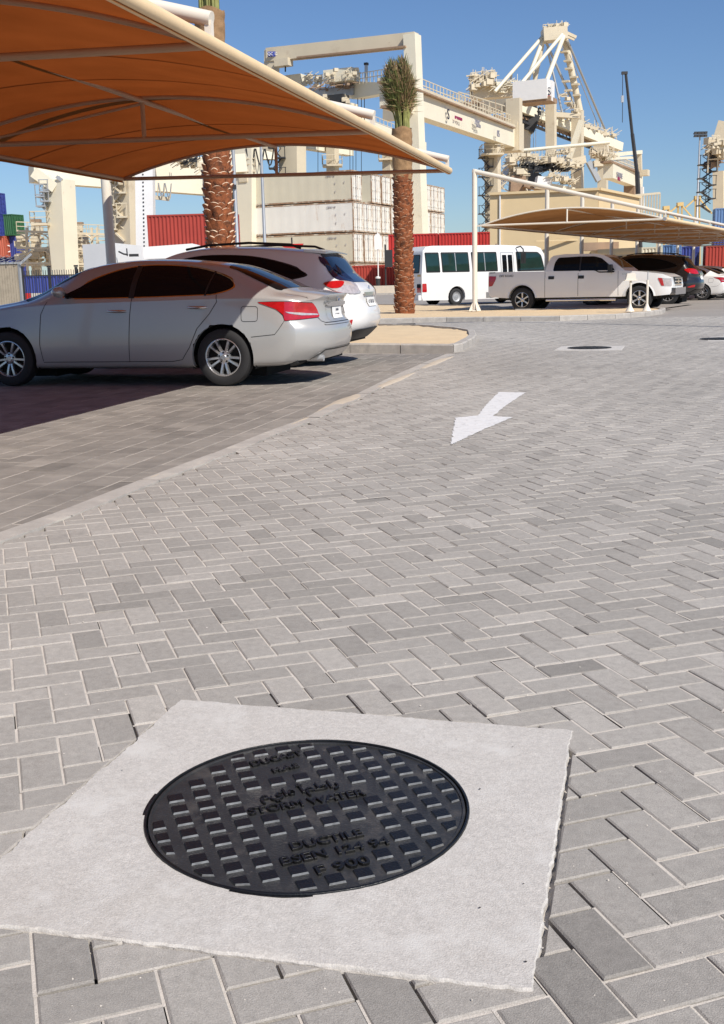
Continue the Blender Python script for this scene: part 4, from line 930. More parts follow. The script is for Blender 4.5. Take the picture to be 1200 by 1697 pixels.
def pickup(root, paint, dark=False, wb=3.95):
    low = [(-1.20, 0.66)] + [(-1.12, 0.50)] + arch(0, 0.42, 0.475, 0.46) + arch(wb, 0.42, 0.475, 0.46) + [(wb + 0.95, 0.50), (wb + 1.02, 0.62), (wb + 1.04, 0.80), (wb + 0.98, 1.04), (wb + 0.72, 1.15), (wb + 0.1, 1.235), (wb - 0.55, 1.29), (wb - 0.68, 1.30), (-1.20, 1.345)]
    low = [p for p in low]
    body = prismatic('body', low, lambda x, z: 0.99 - 0.035 * max(0, (z - 0.95) / 0.4) ** 2 - 0.04 * max(0, (0.6 - z) / 0.3) - 0.16 * max(0, (x - wb - 0.55) / 0.5) ** 2, root, paint, bevel=0.05)
    cab = prismatic('cab', [(0.79, 1.27), (0.84, 1.55), (0.93, 1.76), (1.02, 1.83), (1.4, 1.87), (2.4, 1.855), (2.72, 1.80), (2.95, 1.68), (3.45, 1.30), (3.50, 1.25)], lambda x, z: 0.965 - 0.24 * max(0, (z - 1.27) / 0.58) ** 1.2, root, paint, bevel=0.045)
    sk = Skin(root, (body, cab)); gl = M['glass']
    for sg in (1, -1):
        wf = sk.patch('window', round_poly([(1.07, 1.325), (1.10, 1.60), (1.20, 1.755), (1.9, 1.775), (2.42, 1.765), (2.66, 1.70), (3.12, 1.35), (3.14, 1.235), (2.62, 1.235), (2.48, 1.31)], 0.05), 'side', gl, sg=sg, off=0.006, step=0.09)
        sk.line('window_pillar', [(1.98, 1.30), (1.97, 1.77)], 'side', 0.05, M['trim'], sg, 0.009)
        for l in ([(0.80, 1.33), (0.80, 0.47)], [(1.93, 1.25), (1.93, 0.50)], [(3.25, 1.30), (3.27, 0.50)]): sk.line('door_gap', l, 'side', 0.012, M['trim'], sg)
        sk.line('bed_rim', [(-1.16, 1.325), (0.77, 1.325)], 'side', 0.035, M['trim'], sg, 0.004)
        for x_ in (1.02, 2.03): sk.patch('door_handle', round_poly([(x_ - 0.10, 1.06), (x_ + 0.10, 1.06), (x_ + 0.10, 1.16), (x_ - 0.10, 1.16)], 0.02), 'side', M['trim'], sg=sg, off=0.014)
        fr = sk.patch('tail_light', round_poly([(-1.185, 1.21), (-0.92, 1.20), (-0.93, 1.10), (-1.05, 0.88), (-1.185, 0.86)], 0.03), 'side', M['redlamp'], sg=sg, off=0.008)
        sk.patch('headlight', round_poly([(wb + 0.60, 1.03), (wb + 1.0, 1.0), (wb + 1.0, 0.76), (wb + 0.72, 0.77)], 0.03), 'side', M['clearlamp'], sg=sg, off=0.008)
        sk.patch('indicator', round_poly([(wb + 0.58, 1.03), (wb + 0.72, 1.02), (wb + 0.78, 0.78), (wb + 0.70, 0.78)], 0.02), 'side', M['redlamp'], sg=sg, off=0.012)
        b = MB(); b.tube([(0.85, sg * 0.98, 0.37), (3.2, sg * 0.98, 0.37)], 0.045, 10); b.build('side_step', M['chrome'] if not dark else M['trim'], root, smooth=50)
        b = MB(); b.box((3.02, sg * 1.09, 1.36), (0.12, 0.20, 0.26)); b.beam((3.05, sg * 0.9, 1.28), (3.03, sg * 1.05, 1.32), 0.05); b.build('mirror', paint if dark else M['trim'], root)
        # wheel arch flare
        for cx in (0, wb):
            f = MB(); ring = arch(cx, 0.42, 0.475, 0.47, 18); ring2 = arch(cx, 0.42, 0.535, 0.47, 18)
            vs = []
            for (x1_, z1_), (x2_, z2_) in zip(ring, ring2): vs += [Vector((x1_, sg * 0.86, z1_)), Vector((x1_, sg * 1.005, z1_)), Vector((x2_, sg * 0.985, z2_))]
            f.add(vs, [(3 * i + k, 3 * i + k + 1, 3 * i + k + 4, 3 * i + k + 3) for i in range(18) for k in (0, 1)]); f.build('wheel_arch', paint, root, smooth=50)
    for bc_, bs_ in (((wb + 1.03, 0, 0.60), (0.20, 1.72, 0.22)), ((-1.24, 0, 0.58), (0.16, 1.80, 0.20))): b = MB(); b.box(bc_, bs_); b.build('bumper', M['chrome'] if not dark else M['trim'], root)
    b = MB(); b.box((wb + 0.985, 0, 0.90), (0.10, 1.16, 0.30)); 
    g_ = b.build('grille', M['trim'], root); b = MB()
    for z_ in (0.80, 0.90, 1.0): b.box((wb + 1.045, 0, z_), (0.03, 1.12, 0.035))
    b.box((wb + 1.04, 0, 0.90), (0.02, 0.16, 0.12)); b.build('grille_bar', M['chrome'], g_)
    b = MB(); b.box((wb / 2, 0, 0.50), (wb + 1.9, 1.3, 0.22)); b.box((0, 0, 0.62), (1.0, 1.5, 0.5)); b.box((wb, 0, 0.62), (1.0, 1.5, 0.5)); b.build('chassis', M['well'], root)
    sk.patch('windscreen', [(3.34, 0.80), (2.86, 0.70), (2.86, -0.70), (3.34, -0.80)], 'top', gl, off=0.008, step=0.1)
    for xw in (0, wb):
        for sg in (1, -1): make_wheel(root, Vector((xw, sg * 0.845, 0.40)), 0.40, 0.265, 0.245, 'six', sg, turn=0.5)
    return sk
W3 = gz(865, 516.8); hd = -Q2
tr = thing('pickup_truck', 'white crew cab pickup with chrome bumper parked on the right under the far canopy', 'pickup truck', (W3 + P2 * 0.97)[:], math.atan2(hd.y, hd.x))
tr.location = (tr.location.x * 0.97, tr.location.y * 0.97, 0.034); tr.scale = (0.97, 0.97, 0.97)
posb = [gz(p[0], p[1]) for p in ((840, 514.5), (1098, 512.5), (1150, 505), (870, 500))]
poly_sheet('parking_bay_paving', [(p.x, p.y) for p in posb], 0.033, M['asphalt'])
sk = pickup(tr, M['wcar'])
# on this side of the truck the body's right side (-y) faces the camera
letter('OFF ROAD', 0.105, (-0.56, -0.985, 1.20), (1, 0, 0), (0, 0, 1), M['ink'], tr, extrude=0.002)
letter('F150', 0.07, (3.45, -0.985, 1.17), (1, 0, 0), (0, 0, 1), M['chrome'], tr, extrude=0.002)
# dark pickup seen from behind its tail, parked further right
Wd = gz(1110, 506); td = thing('pickup_truck', 'black pickup in deep shade just beyond the nose of the white pickup', 'pickup truck', (Wd + P2 * 0.4 + Q2 * 2.9)[:], math.atan2(Q2.y, Q2.x)); td.location.z = 0
bpy.data.objects.remove(td)
def recolor(o, old, new):
    if o.type == 'MESH':
        for s_ in o.material_slots:
            if s_.material in old: s_.link = 'OBJECT'; s_.material = new[old.index(s_.material)] if False else new
    for c in o.children: recolor(c, old, new)
def copy_recolor(src, old, new):
    def rec(o, parent):
        c = o.copy(); COL.objects.link(c); c.parent = parent
        if c.type == 'MESH':
            for i in range(len(c.material_slots)):
                mm = o.data.materials[i]
                if mm in old: c.material_slots[i].link = 'OBJECT'; c.material_slots[i].material = new
        for ch in list(o.children): rec(ch, c)
        return c
    return rec(src, None)
for ch in suv.children: pass
def strip_text(root):
    for ch in list(root.children):
        strip_text(ch)
        if ch.name.startswith('lettering'): bpy.data.objects.remove(ch)
Wd = gz(1106, 505.5); dk = copy_recolor(suv, [M['wcar'], M['silver']], M['bcar']); strip_text(dk)
dk.location = (Wd + P2 * 0.94)[:]; dk.location.z = 0; dk.scale = (1.06, 1.03, 1.13); dk.rotation_euler = (0, 0, math.atan2(Q2.y, Q2.x))
for ch in dk.children:
    for sl2_ in getattr(ch, 'material_slots', []):
        if sl2_.material in (M['bglass'], M['clearlamp']): sl2_.link = 'OBJECT'; sl2_.material = M['glass'] if ch.name.startswith('rear') else M['redlamp']
tag(dk, 'black off-road car in deep shade beyond the nose of the white pickup', 'car', 'cars parked under the right canopy')
We = gz(1163, 497.5); ws = copy_recolor(sed, [M['silver']], M['wcar']); strip_text(ws)
ws.location = (We + P2 * 0.9)[:]; ws.location.z = 0; ws.rotation_euler = (0, 0, math.atan2(Q2.y, Q2.x))
tag(ws, 'white sedan half in shade at the right edge of the photo, beyond the black car', 'car', 'cars parked under the right canopy')
w3_ = copy_tree(ws); w3_.location = (We + P2 * 3.7 - Q2 * 0.3)[:]; w3_.location.z = 0
tag(w3_, 'farthest white sedan of the right row, mostly hidden behind the nearer white one', 'car', 'cars parked under the right canopy')
# ---------------------------------------------------------------- minibus
W4 = gz(757, 506); hb = Vector((math.sin(R(60)), math.cos(R(60)), 0)); lb = Vector((-hb.y, hb.x, 0))
bus = thing('minibus', 'white minibus with green tinted windows standing behind the palm and the white pickup', 'minibus', (W4 + lb * 1.0)[:], math.atan2(hb.y, hb.x)); bus.location.z = 0
prof = [(-1.86, 0.42), (-1.80, 0.26)] + arch(0, 0.38, 0.46, 0.24) + arch(3.9, 0.38, 0.46, 0.24) + [(5.15, 0.26), (5.28, 0.42), (5.30, 0.9), (5.22, 1.35), (4.98, 2.20), (4.80, 2.44), (4.5, 2.54), (2.5, 2.60), (-1.2, 2.58), (-1.55, 2.53), (-1.72, 2.36), (-1.86, 1.35)]
bb = prismatic('body', prof, lambda x, z: 1.03 - 0.14 * max(0, (z - 1.35) / 1.2) ** 1.5 - 0.03 * max(0, (0.7 - z) / 0.4) - 0.10 * max(0, (x - 4.7) / 0.5) ** 2, bus, M['wcar'], bevel=0.09)
sk = Skin(bus, (bb,))
for sg in (-1, 1):
    for x0, x1 in ((-1.62, -0.88), (-0.78, 0.70), (0.84, 2.26)):
        fr = sk.patch('window', round_poly([(x0, 1.44), (x1, 1.44), (x1 - 0.03, 2.30), (x0 - 0.03, 2.30)], 0.05), 'side', M['trim'], sg=sg, off=0.006, step=0.1)
        sk.patch('pane', round_poly([(x0 + 0.05, 1.50), (x1 - 0.05, 1.50), (x1 - 0.08, 2.24), (x0 + 0.02, 2.24)], 0.04), 'side', M['gglass'], sg=sg, off=0.011, step=0.1, parent=fr)
        if x1 - x0 > 1: sk.line('window_bar', [((x0 + x1) / 2, 1.48), ((x0 + x1) / 2 - 0.02, 2.27)], 'side', 0.035, M['steel'], sg, 0.014, parent=fr)
    fr = sk.patch('window', round_poly([(3.35, 1.42), (5.0, 1.42), (4.80, 2.12), (4.6, 2.28), (3.32, 2.30)], 0.06), 'side', M['trim'], sg=sg, off=0.006, step=0.1)
    sk.patch('pane', round_poly([(3.42, 1.48), (4.92, 1.48), (4.74, 2.10), (4.56, 2.22), (3.38, 2.24)], 0.06), 'side', M['gglass'], sg=sg, off=0.011, step=0.1, parent=fr)
    sk.patch('tail_light', round_poly([(-1.84, 0.62), (-1.60, 0.62), (-1.62, 0.98), (-1.84, 0.98)], 0.03), 'side', M['redlamp'], sg=sg, off=0.012)
fr = sk.patch('door', round_poly([(2.42, 0.36), (3.20, 0.36), (3.18, 2.28), (2.42, 2.28)], 0.05), 'side', M['steel'], sg=-1, off=0.005, step=0.1)
sk.patch('door_leaf', round_poly([(2.46, 0.40), (3.16, 0.40), (3.14, 2.24), (2.46, 2.24)], 0.04), 'side', M['wcar'], sg=-1, off=0.010, step=0.1, parent=fr)
for x0 in (2.52, 2.84): sk.patch('pane', round_poly([(x0, 0.7), (x0 + 0.26, 0.7), (x0 + 0.25, 2.16), (x0, 2.16)], 0.04), 'side', M['glass'], sg=-1, off=0.016, step=0.1, parent=fr)
fr = sk.patch('rear_window', round_poly([(-0.84, 1.42), (0.84, 1.42), (0.78, 2.22), (-0.78, 2.22)], 0.08), 'rear', M['trim'], off=0.008, step=0.1)
sk.patch('pane', round_poly([(-0.78, 1.48), (0.78, 1.48), (0.73, 2.17), (-0.73, 2.17)], 0.07), 'rear', M['gglass'], off=0.014, step=0.1, parent=fr)
for y0 in (-0.96, 0.66):
    fr = sk.patch('tail_light', round_poly([(y0, 0.60), (y0 + 0.30, 0.60), (y0 + 0.30, 0.96), (y0, 0.96)], 0.03), 'rear', M['redlamp'], off=0.012)
    sk.patch('lens', round_poly([(y0, 0.80), (y0 + 0.30, 0.80), (y0 + 0.30, 0.96), (y0, 0.96)], 0.03), 'rear', M['glass'], off=0.018, parent=fr)
sk.patch('rear_door_panel', round_poly([(-0.95, 1.28), (-0.70, 1.28), (-0.70, 1.37), (-0.95, 1.37)], 0.01), 'rear', M['yellow'], off=0.01)
b = MB(); b.box((-1.93, 0, 0.38), (0.16, 1.96, 0.22)); b.build('bumper', M['wcar'], bus)
b = MB(); b.tube([(3.36, -0.95, 2.48), (3.44, -1.15, 2.52), (3.5, -1.26, 2.40), (3.5, -1.28, 2.25)], 0.03, 8); b.box((3.5, -1.28, 2.02), (0.12, 0.22, 0.52)); b.build('mirror', M['trim'], bus)
b = MB(); b.box((1.7, 0, 0.42), (6.6, 1.6, 0.24)); b.box((0, 0, 0.6), (1.1, 1.7, 0.4)); b.box((3.9, 0, 0.6), (1.1, 1.7, 0.4)); b.build('chassis', M['well'], bus)
for xw in (0, 3.9):
    for sg in (1, -1): make_wheel(bus, Vector((xw, sg * 0.88, 0.37)), 0.37, 0.24, 0.215, 'steel', sg, rim_m='steel')
for ch in (sed, suv):
    pass
# short grey truck trailer roof and small rooftop lamp of the bus
b = MB(); b.lathe([(0.05, 0), (0.05, 0.08), (0.001, 0.10)], 10, Matrix.Translation((3.1, 0.2, 2.6))); b.build('roof_lamp', M['rustred'], bus)
# ================================================================ shade canopies
def canopy(label, P_, Q_, frames, qf, zf, qb, zb, qa, za, qp, zp, zbase, fm='pipe', fab='fabric_tan'):
    o = P_ * frames[-1] + Q_ * qp
    t = thing('shade_canopy', label, 'shade canopy', (o.x, o.y, 0)); off = t.location
    def pt(p, q, z): return P_ * p + Q_ * q + UZ * z
    NS = 22
    def sect(s):                       # 0 front edge .. 1 back edge
        q = qf + (qb - qf) * s; zc = zf + (zb - zf) * s; sa = (qa - qf) / (qb - qf); u = s / sa * 0.5 if s < sa else 0.5 + (s - sa) / (1 - sa) * 0.5
        return q, zc + (za - zf - (zb - zf) * sa) * 4 * u * (1 - u)
    vs = []; cols = []
    for i in range(len(frames) - 1):
        n = 14
        for k in range(n + (1 if i == len(frames) - 2 else 0)): cols.append((frames[i] + (frames[i + 1] - frames[i]) * k / n, k / n))
    for p, t_ in cols:
        sag = math.sin(math.pi * (t_ % 1.0))
        for s_ in range(NS + 1):
            s = s_ / NS; q, z = sect(s); d = math.sin(math.pi * s)
            edge = 4 * (s - 0.5) ** 2
            q2 = q + (-0.035 if s == 0 else 0.0)
            vs.append(pt(p, q2, z + 0.024 - 0.085 * sag * d + 0.004 * mnoise.noise((p * 3, q * 3, 1))))
    C_ = NS + 1; fs = [(i * C_ + k, i * C_ + k + 1, (i + 1) * C_ + k + 1, (i + 1) * C_ + k) for i in range(len(cols) - 1) for k in range(NS)]
    mem = MB(); mem.add(vs, fs)
    # hem folded round the edge pipes
    for s_ in (0, NS):
        for i in range(len(cols) - 1):
            a = vs[i * C_ + s_]; b_ = vs[(i + 1) * C_ + s_]; sg = -1 if s_ == 0 else 1
            mem.add([a, b_, b_ - UZ * 0.085 + Q_ * sg * 0.012, a - UZ * 0.085 + Q_ * sg * 0.012], [(0, 1, 2, 3)])
    mo = mem.build('membrane', M[fab], t, smooth=50, off=off)
    for ci in range(0, len(cols)):
        if ci % 14 in (5, 9) and ci + 1 < len(cols):
            sm_ = MB(); u_ = 0.14
            r0 = [vs[ci * C_ + k].lerp(vs[(ci + 1) * C_ + k], 0.5 - u_ / 2) - UZ * 0.004 for k in range(C_)]; r1 = [vs[ci * C_ + k].lerp(vs[(ci + 1) * C_ + k], 0.5 + u_ / 2) - UZ * 0.004 for k in range(C_)]
            sm_.add(r0 + r1, [(k, k + 1, C_ + k + 1, C_ + k) for k in range(NS)]); sm_.build('seam', M[fab], mo, smooth=50, off=off)
    p0, p1 = frames[0], frames[-1]
    b = MB(); b.tube([pt(p0, qf - 0.02, zf), pt(p1 + 0.02, qf - 0.02, zf)], 0.056, 12); b.build('edge_hem', M['hem'], t, smooth=60, off=off)
    b = MB(); b.tube([pt(p0, qb, zb), pt(p1, qb, zb)], 0.032, 10); b.build('edge_pipe', M[fm], t, smooth=60, off=off)
    b = MB(); b.tube([pt(p0, qa, za - 0.03), pt(p1, qa, za - 0.03)], 0.030, 10); b.build('ridge_pipe', M[fm], t, smooth=60, off=off)
    for i, p in enumerate(frames):
        b = MB()
        b.tube([pt(p, *sect(k / 20)) + UZ * 0.005 for k in range(21)], 0.024, 8); b.build('arch_pipe', M[fm], t, smooth=60, off=off)
        b = MB(); b.tube([pt(p, qf, zf), pt(p, qb, zb)], 0.030, 8); b.build('chord_pipe', M[fm], t, smooth=60, off=off)
        zc = zf + (zb - zf) * (qa - qf) / (qb - qf)
        b = MB(); b.tube([pt(p, qa, zc), pt(p, qa, za - 0.03)], 0.026, 8); b.build('strut', M[fm], t, smooth=60, off=off)
        if fm != 'pipe' and 0 < i < len(frames) - 1:
            b = MB(); b.tube([pt(p, qb + (qa - qb) * 0.12, zb), pt(p, qa, za - 0.06)], 0.017, 8); b.build('brace', M[fm], t, smooth=60, off=off)
        # cantilever arm from the head of the post down to the front edge
        sl_ = (zp - (zf + 0.17)) / (qp - qf)
        b = MB(); b.tube([pt(p, qp + 0.05, zp + sl_ * 0.05 - 0.06), pt(p, qf - 0.02, zf + 0.17)], [0.075, 0.052], 12); ar = b.build('cantilever_arm', M['pipe'], t, smooth=60, off=off)
        c = MB(); c.box(pt(p, qf, zf + 0.07) - UZ * 0.0, (0.05, 0.05, 0.18), math.atan2(Q_.y, Q_.x)); c.build('clamp', M['pipe'], ar, off=off)
        c = MB(); c.tube([pt(p - 0.06, qf, zf + 0.01), pt(p + 0.06, qf, zf + 0.01)], 0.052, 10); c.build('clamp_sleeve', M['steel'], ar, off=off)
        b = MB(); b.tube([pt(p, qp, zbase), pt(p, qp, zp)], 0.082, 18)
        po = b.build('post', M['pipe'], t, smooth=60, off=off)
        c = MB(); T = Matrix.Translation(pt(p, qp, zbase)); c.lathe([(0.20, 0.0), (0.20, 0.02), (0.11, 0.03)], 4, T @ Matrix.Rotation(R(45 + 14), 4, 'Z'))
        for k in range(4):
            a = R(90 * k + 14); d = Vector((math.cos(a), math.sin(a), 0)); g0 = pt(p, qp, zbase); n_ = Vector((-d.y, d.x, 0)) * 0.006
            c.add([g0 + d * 0.08 + n_, g0 + d * 0.2 + n_, g0 + d * 0.2 + n_ + UZ * 0.03, g0 + d * 0.08 + n_ + UZ * 0.28, g0 + d * 0.08 - n_, g0 + d * 0.2 - n_, g0 + d * 0.2 - n_ + UZ * 0.03, g0 + d * 0.08 - n_ + UZ * 0.28],
                  [(0, 1, 2, 3), (7, 6, 5, 4), (1, 5, 6, 2), (2, 6, 7, 3)])
        c.build('base_plate', M['pipe'], po, off=off)
        b = MB(); b.beam(pt(p, qp, zb + 0.0), pt(p, qb, zb), 0.05, 0.05); b.build('bracket', M['pipe'], t, off=off)
    return t
canopy('long sand-coloured fabric canopy over the left parking row, its front edge crossing the sky', P1, Q1, [-11.9, -7.1, -2.25, 2.6, 7.62, 12.45, 17.34], 2.965, 2.78, 8.39, 2.90, 5.72, 3.30, 8.71, 4.52, 0.0, 'pipe_shaded', 'fabric')  # first three frames are unseen, added to deepen the shade on the sedan
canopy('farther sand-coloured fabric canopy over the white and black vehicles on the right', P2, Q2, [33.71, 41.34, 46.2, 51.2, 56.3, 61.5, 66.6, 71.7], 6.89, 2.72, 12.60, 2.78, 9.84, 3.18, 12.84, 4.50, 0.12)
# ================================================================ date palms
def boots(mb, r0f, z0, z1, n, rowh, seed, prot=0.06, ctr=(0, 0)):
    rg = random.Random(seed); row = 0; z = z0
    while z < z1:
        r0 = r0f(z)
        for k in range(n):
            a = 2 * math.pi * (k + 0.5 * (row % 2) + 0.12 * math.sin(row)) / n + rg.uniform(-0.13, 0.13); hw_ = math.pi / n * rg.uniform(0.8, 1.2); h = rowh * rg.uniform(1.5, 2.0); zz = z + rg.uniform(-0.045, 0.045)
            pr = prot * rg.uniform(0.5, 1.35); th = rg.uniform(0.25, 0.5)
            def P(aa, r, z_): return Vector((ctr[0] + r * math.cos(aa), ctr[1] + r * math.sin(aa), z_))
            bot = [P(a + t * hw_ * 0.9, r0 + 0.004, zz - 0.01 + 0.02 * abs(t)) for t in (-1, -0.5, 0, 0.5, 1)]
            mid = [P(a + t * hw_ * 1.0, r0 + 0.012 + pr * 0.45 * (1 - t * t * 0.8), zz + h * 0.5) for t in (-1, -0.5, 0, 0.5, 1)]
            top = [P(a + t * hw_ * 0.82, r0 + 0.015 + pr * (1 - t * t * 0.55), zz + h * (0.97 - 0.16 * t * t + rg.uniform(-0.04, 0.04))) for t in (-1, -0.5, 0, 0.5, 1)]
            inn = [P(a + t * hw_ * 0.78, r0 + 0.006 + pr * (1 - t * t * 0.55) * (1 - th), zz + h * (1.02 - 0.15 * t * t)) for t in (-1, -0.5, 0, 0.5, 1)]
            bk = [P(a + t * hw_ * 0.8, r0 - 0.02, zz + h * 0.80) for t in (-1, -0.5, 0, 0.5, 1)]
            mb.add(bot + mid + top, [(i, i + 1, i + 6, i + 5) for i in (0, 1, 2, 3, 5, 6, 7, 8)], 0)
            mb.add(top + inn, [(i, i + 1, i + 6, i + 5) for i in range(4)], 1)
            mb.add(inn + bk, [(i, i + 1, i + 6, i + 5) for i in range(4)], 0)
            mb.add([bot[0], mid[0], top[0], inn[0], bk[0]], [(0, 1, 2, 3, 4)], 0); mb.add([bot[4], mid[4], top[4], inn[4], bk[4]], [(4, 3, 2, 1, 0)], 0)
        z += rowh; row += 1
def palm(label, base, rtrunk, z_wrap0, z_wrap1, z_top, seed, n=8, rowh=0.125, prot=0.065, lean=(0, 0), spread=0.62, bmat='boot'):
    t = thing('date_palm', label, 'palm tree', base, group='transplanted date palms with bound crowns'); rg = random.Random(seed)
    b = MB(); r0f = lambda z: rtrunk * (1.12 - 0.12 * min(1, z / 1.0)) 
    prof = [(r0f(z / 4), z / 4) for z in range(-1, int(z_wrap1 * 4))]
    b.lathe(prof, 20); boots(b, r0f, -0.05, z_wrap0 + 0.1, n, rowh, seed, prot)
    b.build('trunk', [M[bmat], M['boot_cut' if prot > 0.07 else 'boot_cut_dull']], t, smooth=45)
    # burlap wound round the top of the trunk
    w_ = MB(); N = 40; Z_ = 34; vs = []
    for j in range(Z_ + 1):
        z = z_wrap0 + (z_wrap1 - z_wrap0) * j / Z_
        for k in range(N):
            a = 2 * math.pi * k / N; fold = 0.022 * abs(math.sin(z * 11 + a * 1.0 + 3.0 * mnoise.noise((math.cos(a), math.sin(a), z * 1.5 + seed)))) + 0.02 * mnoise.noise((math.cos(a) * 2.5, math.sin(a) * 2.5, z * 5 + seed))
            r_ = rtrunk * (1.03 + 0.04 * (j / Z_)) + 0.015 + fold; vs.append(Vector((r_ * math.cos(a), r_ * math.sin(a), z + 0.03 * math.sin(a * 3) * (j in (0, Z_)))))
    w_.add(vs, [(j * N + k, j * N + (k + 1) % N, (j + 1) * N + (k + 1) % N, (j + 1) * N + k) for j in range(Z_) for k in range(N)])
    w_.build('burlap_wrap', M['burlap'], t, smooth=80)
    st = MB(); lf = MB(); H = z_top - z_wrap1
    for i in range(60):
        a = rg.uniform(0, 2 * math.pi); r_ = rtrunk * 0.85 * math.sqrt(rg.random()); r2 = spread * (0.25 + 0.75 * math.sqrt(rg.random())) * (1 if i > 6 else 1.25)
        top = z_top - rg.uniform(0, 0.35 * H) * (r2 / spread) ** 1.5; pts = []
        for k in range(7):
            u = k / 6; rr = r_ + (r2 - r_) * (1 - math.exp(-max(0, u - 0.25) * 4.5)) * (1.0 - 0.35 * max(0, u - 0.75) / 0.25)
            pts.append(Vector((rr * math.cos(a) + lean[0] * u * u, rr * math.sin(a) + lean[1] * u * u, z_wrap1 - 0.08 + (top - z_wrap1) * u)))
        st.tube(pts, [0.030, 0.026, 0.021, 0.016, 0.012, 0.008, 0.004], 5, cap=False)
        dry = rg.random() < 0.38
        for k in range(60):
            u = 0.34 + 0.66 * k / 60 + rg.uniform(-0.01, 0.01); f = u * 6; i0 = min(5, int(f)); p = pts[i0].lerp(pts[i0 + 1], f - i0); d = (pts[i0 + 1] - pts[i0]).normalized()
            b0 = rg.uniform(0, 2 * math.pi); s_ = Vector((math.cos(b0), math.sin(b0), 0)); out = Vector((math.cos(a), math.sin(a), 0))
            ln = rg.uniform(0.28, 0.50) * (1.1 - 0.5 * max(0, u - 0.7) / 0.3); dr = (d * 1.0 + s_ * 0.36 + out * 0.18 + Vector((lean[0], lean[1], 0)) * 0.25).normalized()
            if rg.random() < 0.11: dr = (dr + s_ * 1.3 - UZ * 0.6).normalized()
            wv = dr.cross(Vector((rg.uniform(-1, 1), rg.uniform(-1, 1), rg.uniform(-0.3, 0.3)))).normalized() * rg.uniform(0.009, 0.015); m_ = p + dr * ln * 0.45 + wv * 0.2
            lf.add([p - wv * 0.4, m_ - wv, p + dr * ln - UZ * 0.03 * rg.random(), m_ + wv, p + wv * 0.4], [(0, 1, 2, 3, 4)], 1 if (dry or rg.random() < 0.25) else 0)
    st.build('stalk', M['stalk'], t, smooth=60); lf.build('crown', [M['frond'], M['frond_dry']], t)
    return t
pb1 = gy(362, 330, 24.0)
palm('nearer date palm behind the parked cars, its pale-tipped trunk showing under the left canopy', (pb1.x, 24.0, 0.08), 0.255, 4.9, 6.55, 9.0, 4, n=8, rowh=0.135, prot=0.075, lean=(0.1, 0))
pb2 = gz(671, 519.5, 0.10)
palm('date palm on the sandy island before the minibus, its green crown bound upright', (pb2.x, pb2.y, 0.06), 0.265, 4.2, 5.72, 7.8, 9, n=7, rowh=0.125, prot=0.06, lean=(-0.14, 0), spread=0.43)
# ================================================================ posts, bollards, small signs
def pole(label, base, h, r0, r1, cat='pole', head=None, mt='steel', name='lamp_post', group=None):
    t = thing(name, label, cat, base, group=group); b = MB(); b.lathe([(r0 * 1.6, 0), (r0 * 1.6, 0.4), (r0, 0.5), (r1, h), (0.001, h)], 14); b.build('pole', M[mt], t, smooth=50)
    if head: head(t, h)
    return t
def lamp_head(t, h):
    b = MB(); b.tube([(0, 0, h - 0.1), (-0.3, 0.1, h + 0.08), (-0.8, 0.25, h + 0.15)], 0.04, 8); b.build('arm', M['steel'], t)
    b = MB(); b.box((-1.1, 0.33, h + 0.16), (0.75, 0.28, 0.12), R(165)); b.build('lamp', M['steel'], t)
tip = gz(838, 527, 0.1); L_ = 12.3 / math.tan(R(SUN_EL)); hz = Vector((sd.x, sd.y, 0)).normalized(); lb_ = Vector((tip.x, tip.y, 0)) - hz * L_
pole('tall grey street lamp standing beside the lane', (lb_.x, lb_.y, 0), 12.3, 0.085, 0.055, 'street lamp', lamp_head)
def flood(t, h):
    b = MB(); b.box((0, 0, h + 0.1), (1.8, 0.4, 0.15)); b.box((0, 0, h + 0.5), (1.9, 0.4, 0.15)); b.build('bracket', M['dark'], t)
    for i in range(4):
        for k in range(2): b = MB(); b.box((-0.75 + i * 0.5, -0.35, h + 0.15 + 0.42 * k), (0.42, 0.3, 0.34)); b.build('floodlight', M['dark'], t)
p = gy(1156, 330, 170); pole('floodlight mast with a dark lamp cluster at the far right against the sky', (p.x, 170, 0), (456 - 246) / (1814 / 170) + 1.15, 0.20, 0.11, 'floodlight mast', flood)
p = gy(443, 500, 55); pole('thin grey pole in front of the white container stack, right of its neighbour', (p.x, 55, 0), 7.9, 0.085, 0.065, 'pole', None, 'steel', group='slim poles behind the left canopy')
p = gy(398, 500, 52); pole('thin grey pole with a small box, just right of the nearer palm trunk', (p.x, 52, 0), 7.6, 0.095, 0.075, 'pole', lambda t, h: (lambda b: (b.box((0, -0.1, 5.5), (0.14, 0.1, 0.18)), b.build('junction_box', M['dark'], t)))(MB()), 'steel', group='slim poles behind the left canopy')
def guide_post(px, ytop, ybase, board, label):
    g0 = gz(px, ybase, 0.13); s_ = g0.y / 1814; h = (ybase - ytop) * s_; t = thing('guide_post', label, 'guide post', g0[:]); b = MB()
    b.tube([(0, 0, 0), (0, 0, h * (0.78 if not board else 0.9))], 0.035, 10); b.build('post', M['pipe'], t, smooth=60)
    b = MB(); b.lathe([(0.13, 0), (0.12, 0.02), (0.05, 0.14), (0.036, 0.2)], 14); b.build('foot', M['pipe'], t, smooth=60)
    if board:
        b = MB(); b.prism([(-0.15, 0), (0.15, 0), (0.11, 0.19), (-0.11, 0.19)], Vector((1, 0, 0)), UZ, Vector((0, 1, 0)), (0, -0.06, h * 0.86), 0.12); b.box((0, 0, h * 0.86), (0.36, 0.16, 0.03)); b.build('marker_box', M['pipe'], t)
    else: b = MB(); b.tube([(0, 0, h * 0.78), (0, 0, h)], 0.013, 8); b.build('rod', M['steel'], t)
guide_post(1044, 458, 516, True, 'white guide post with a small box on top, before the white pickup')
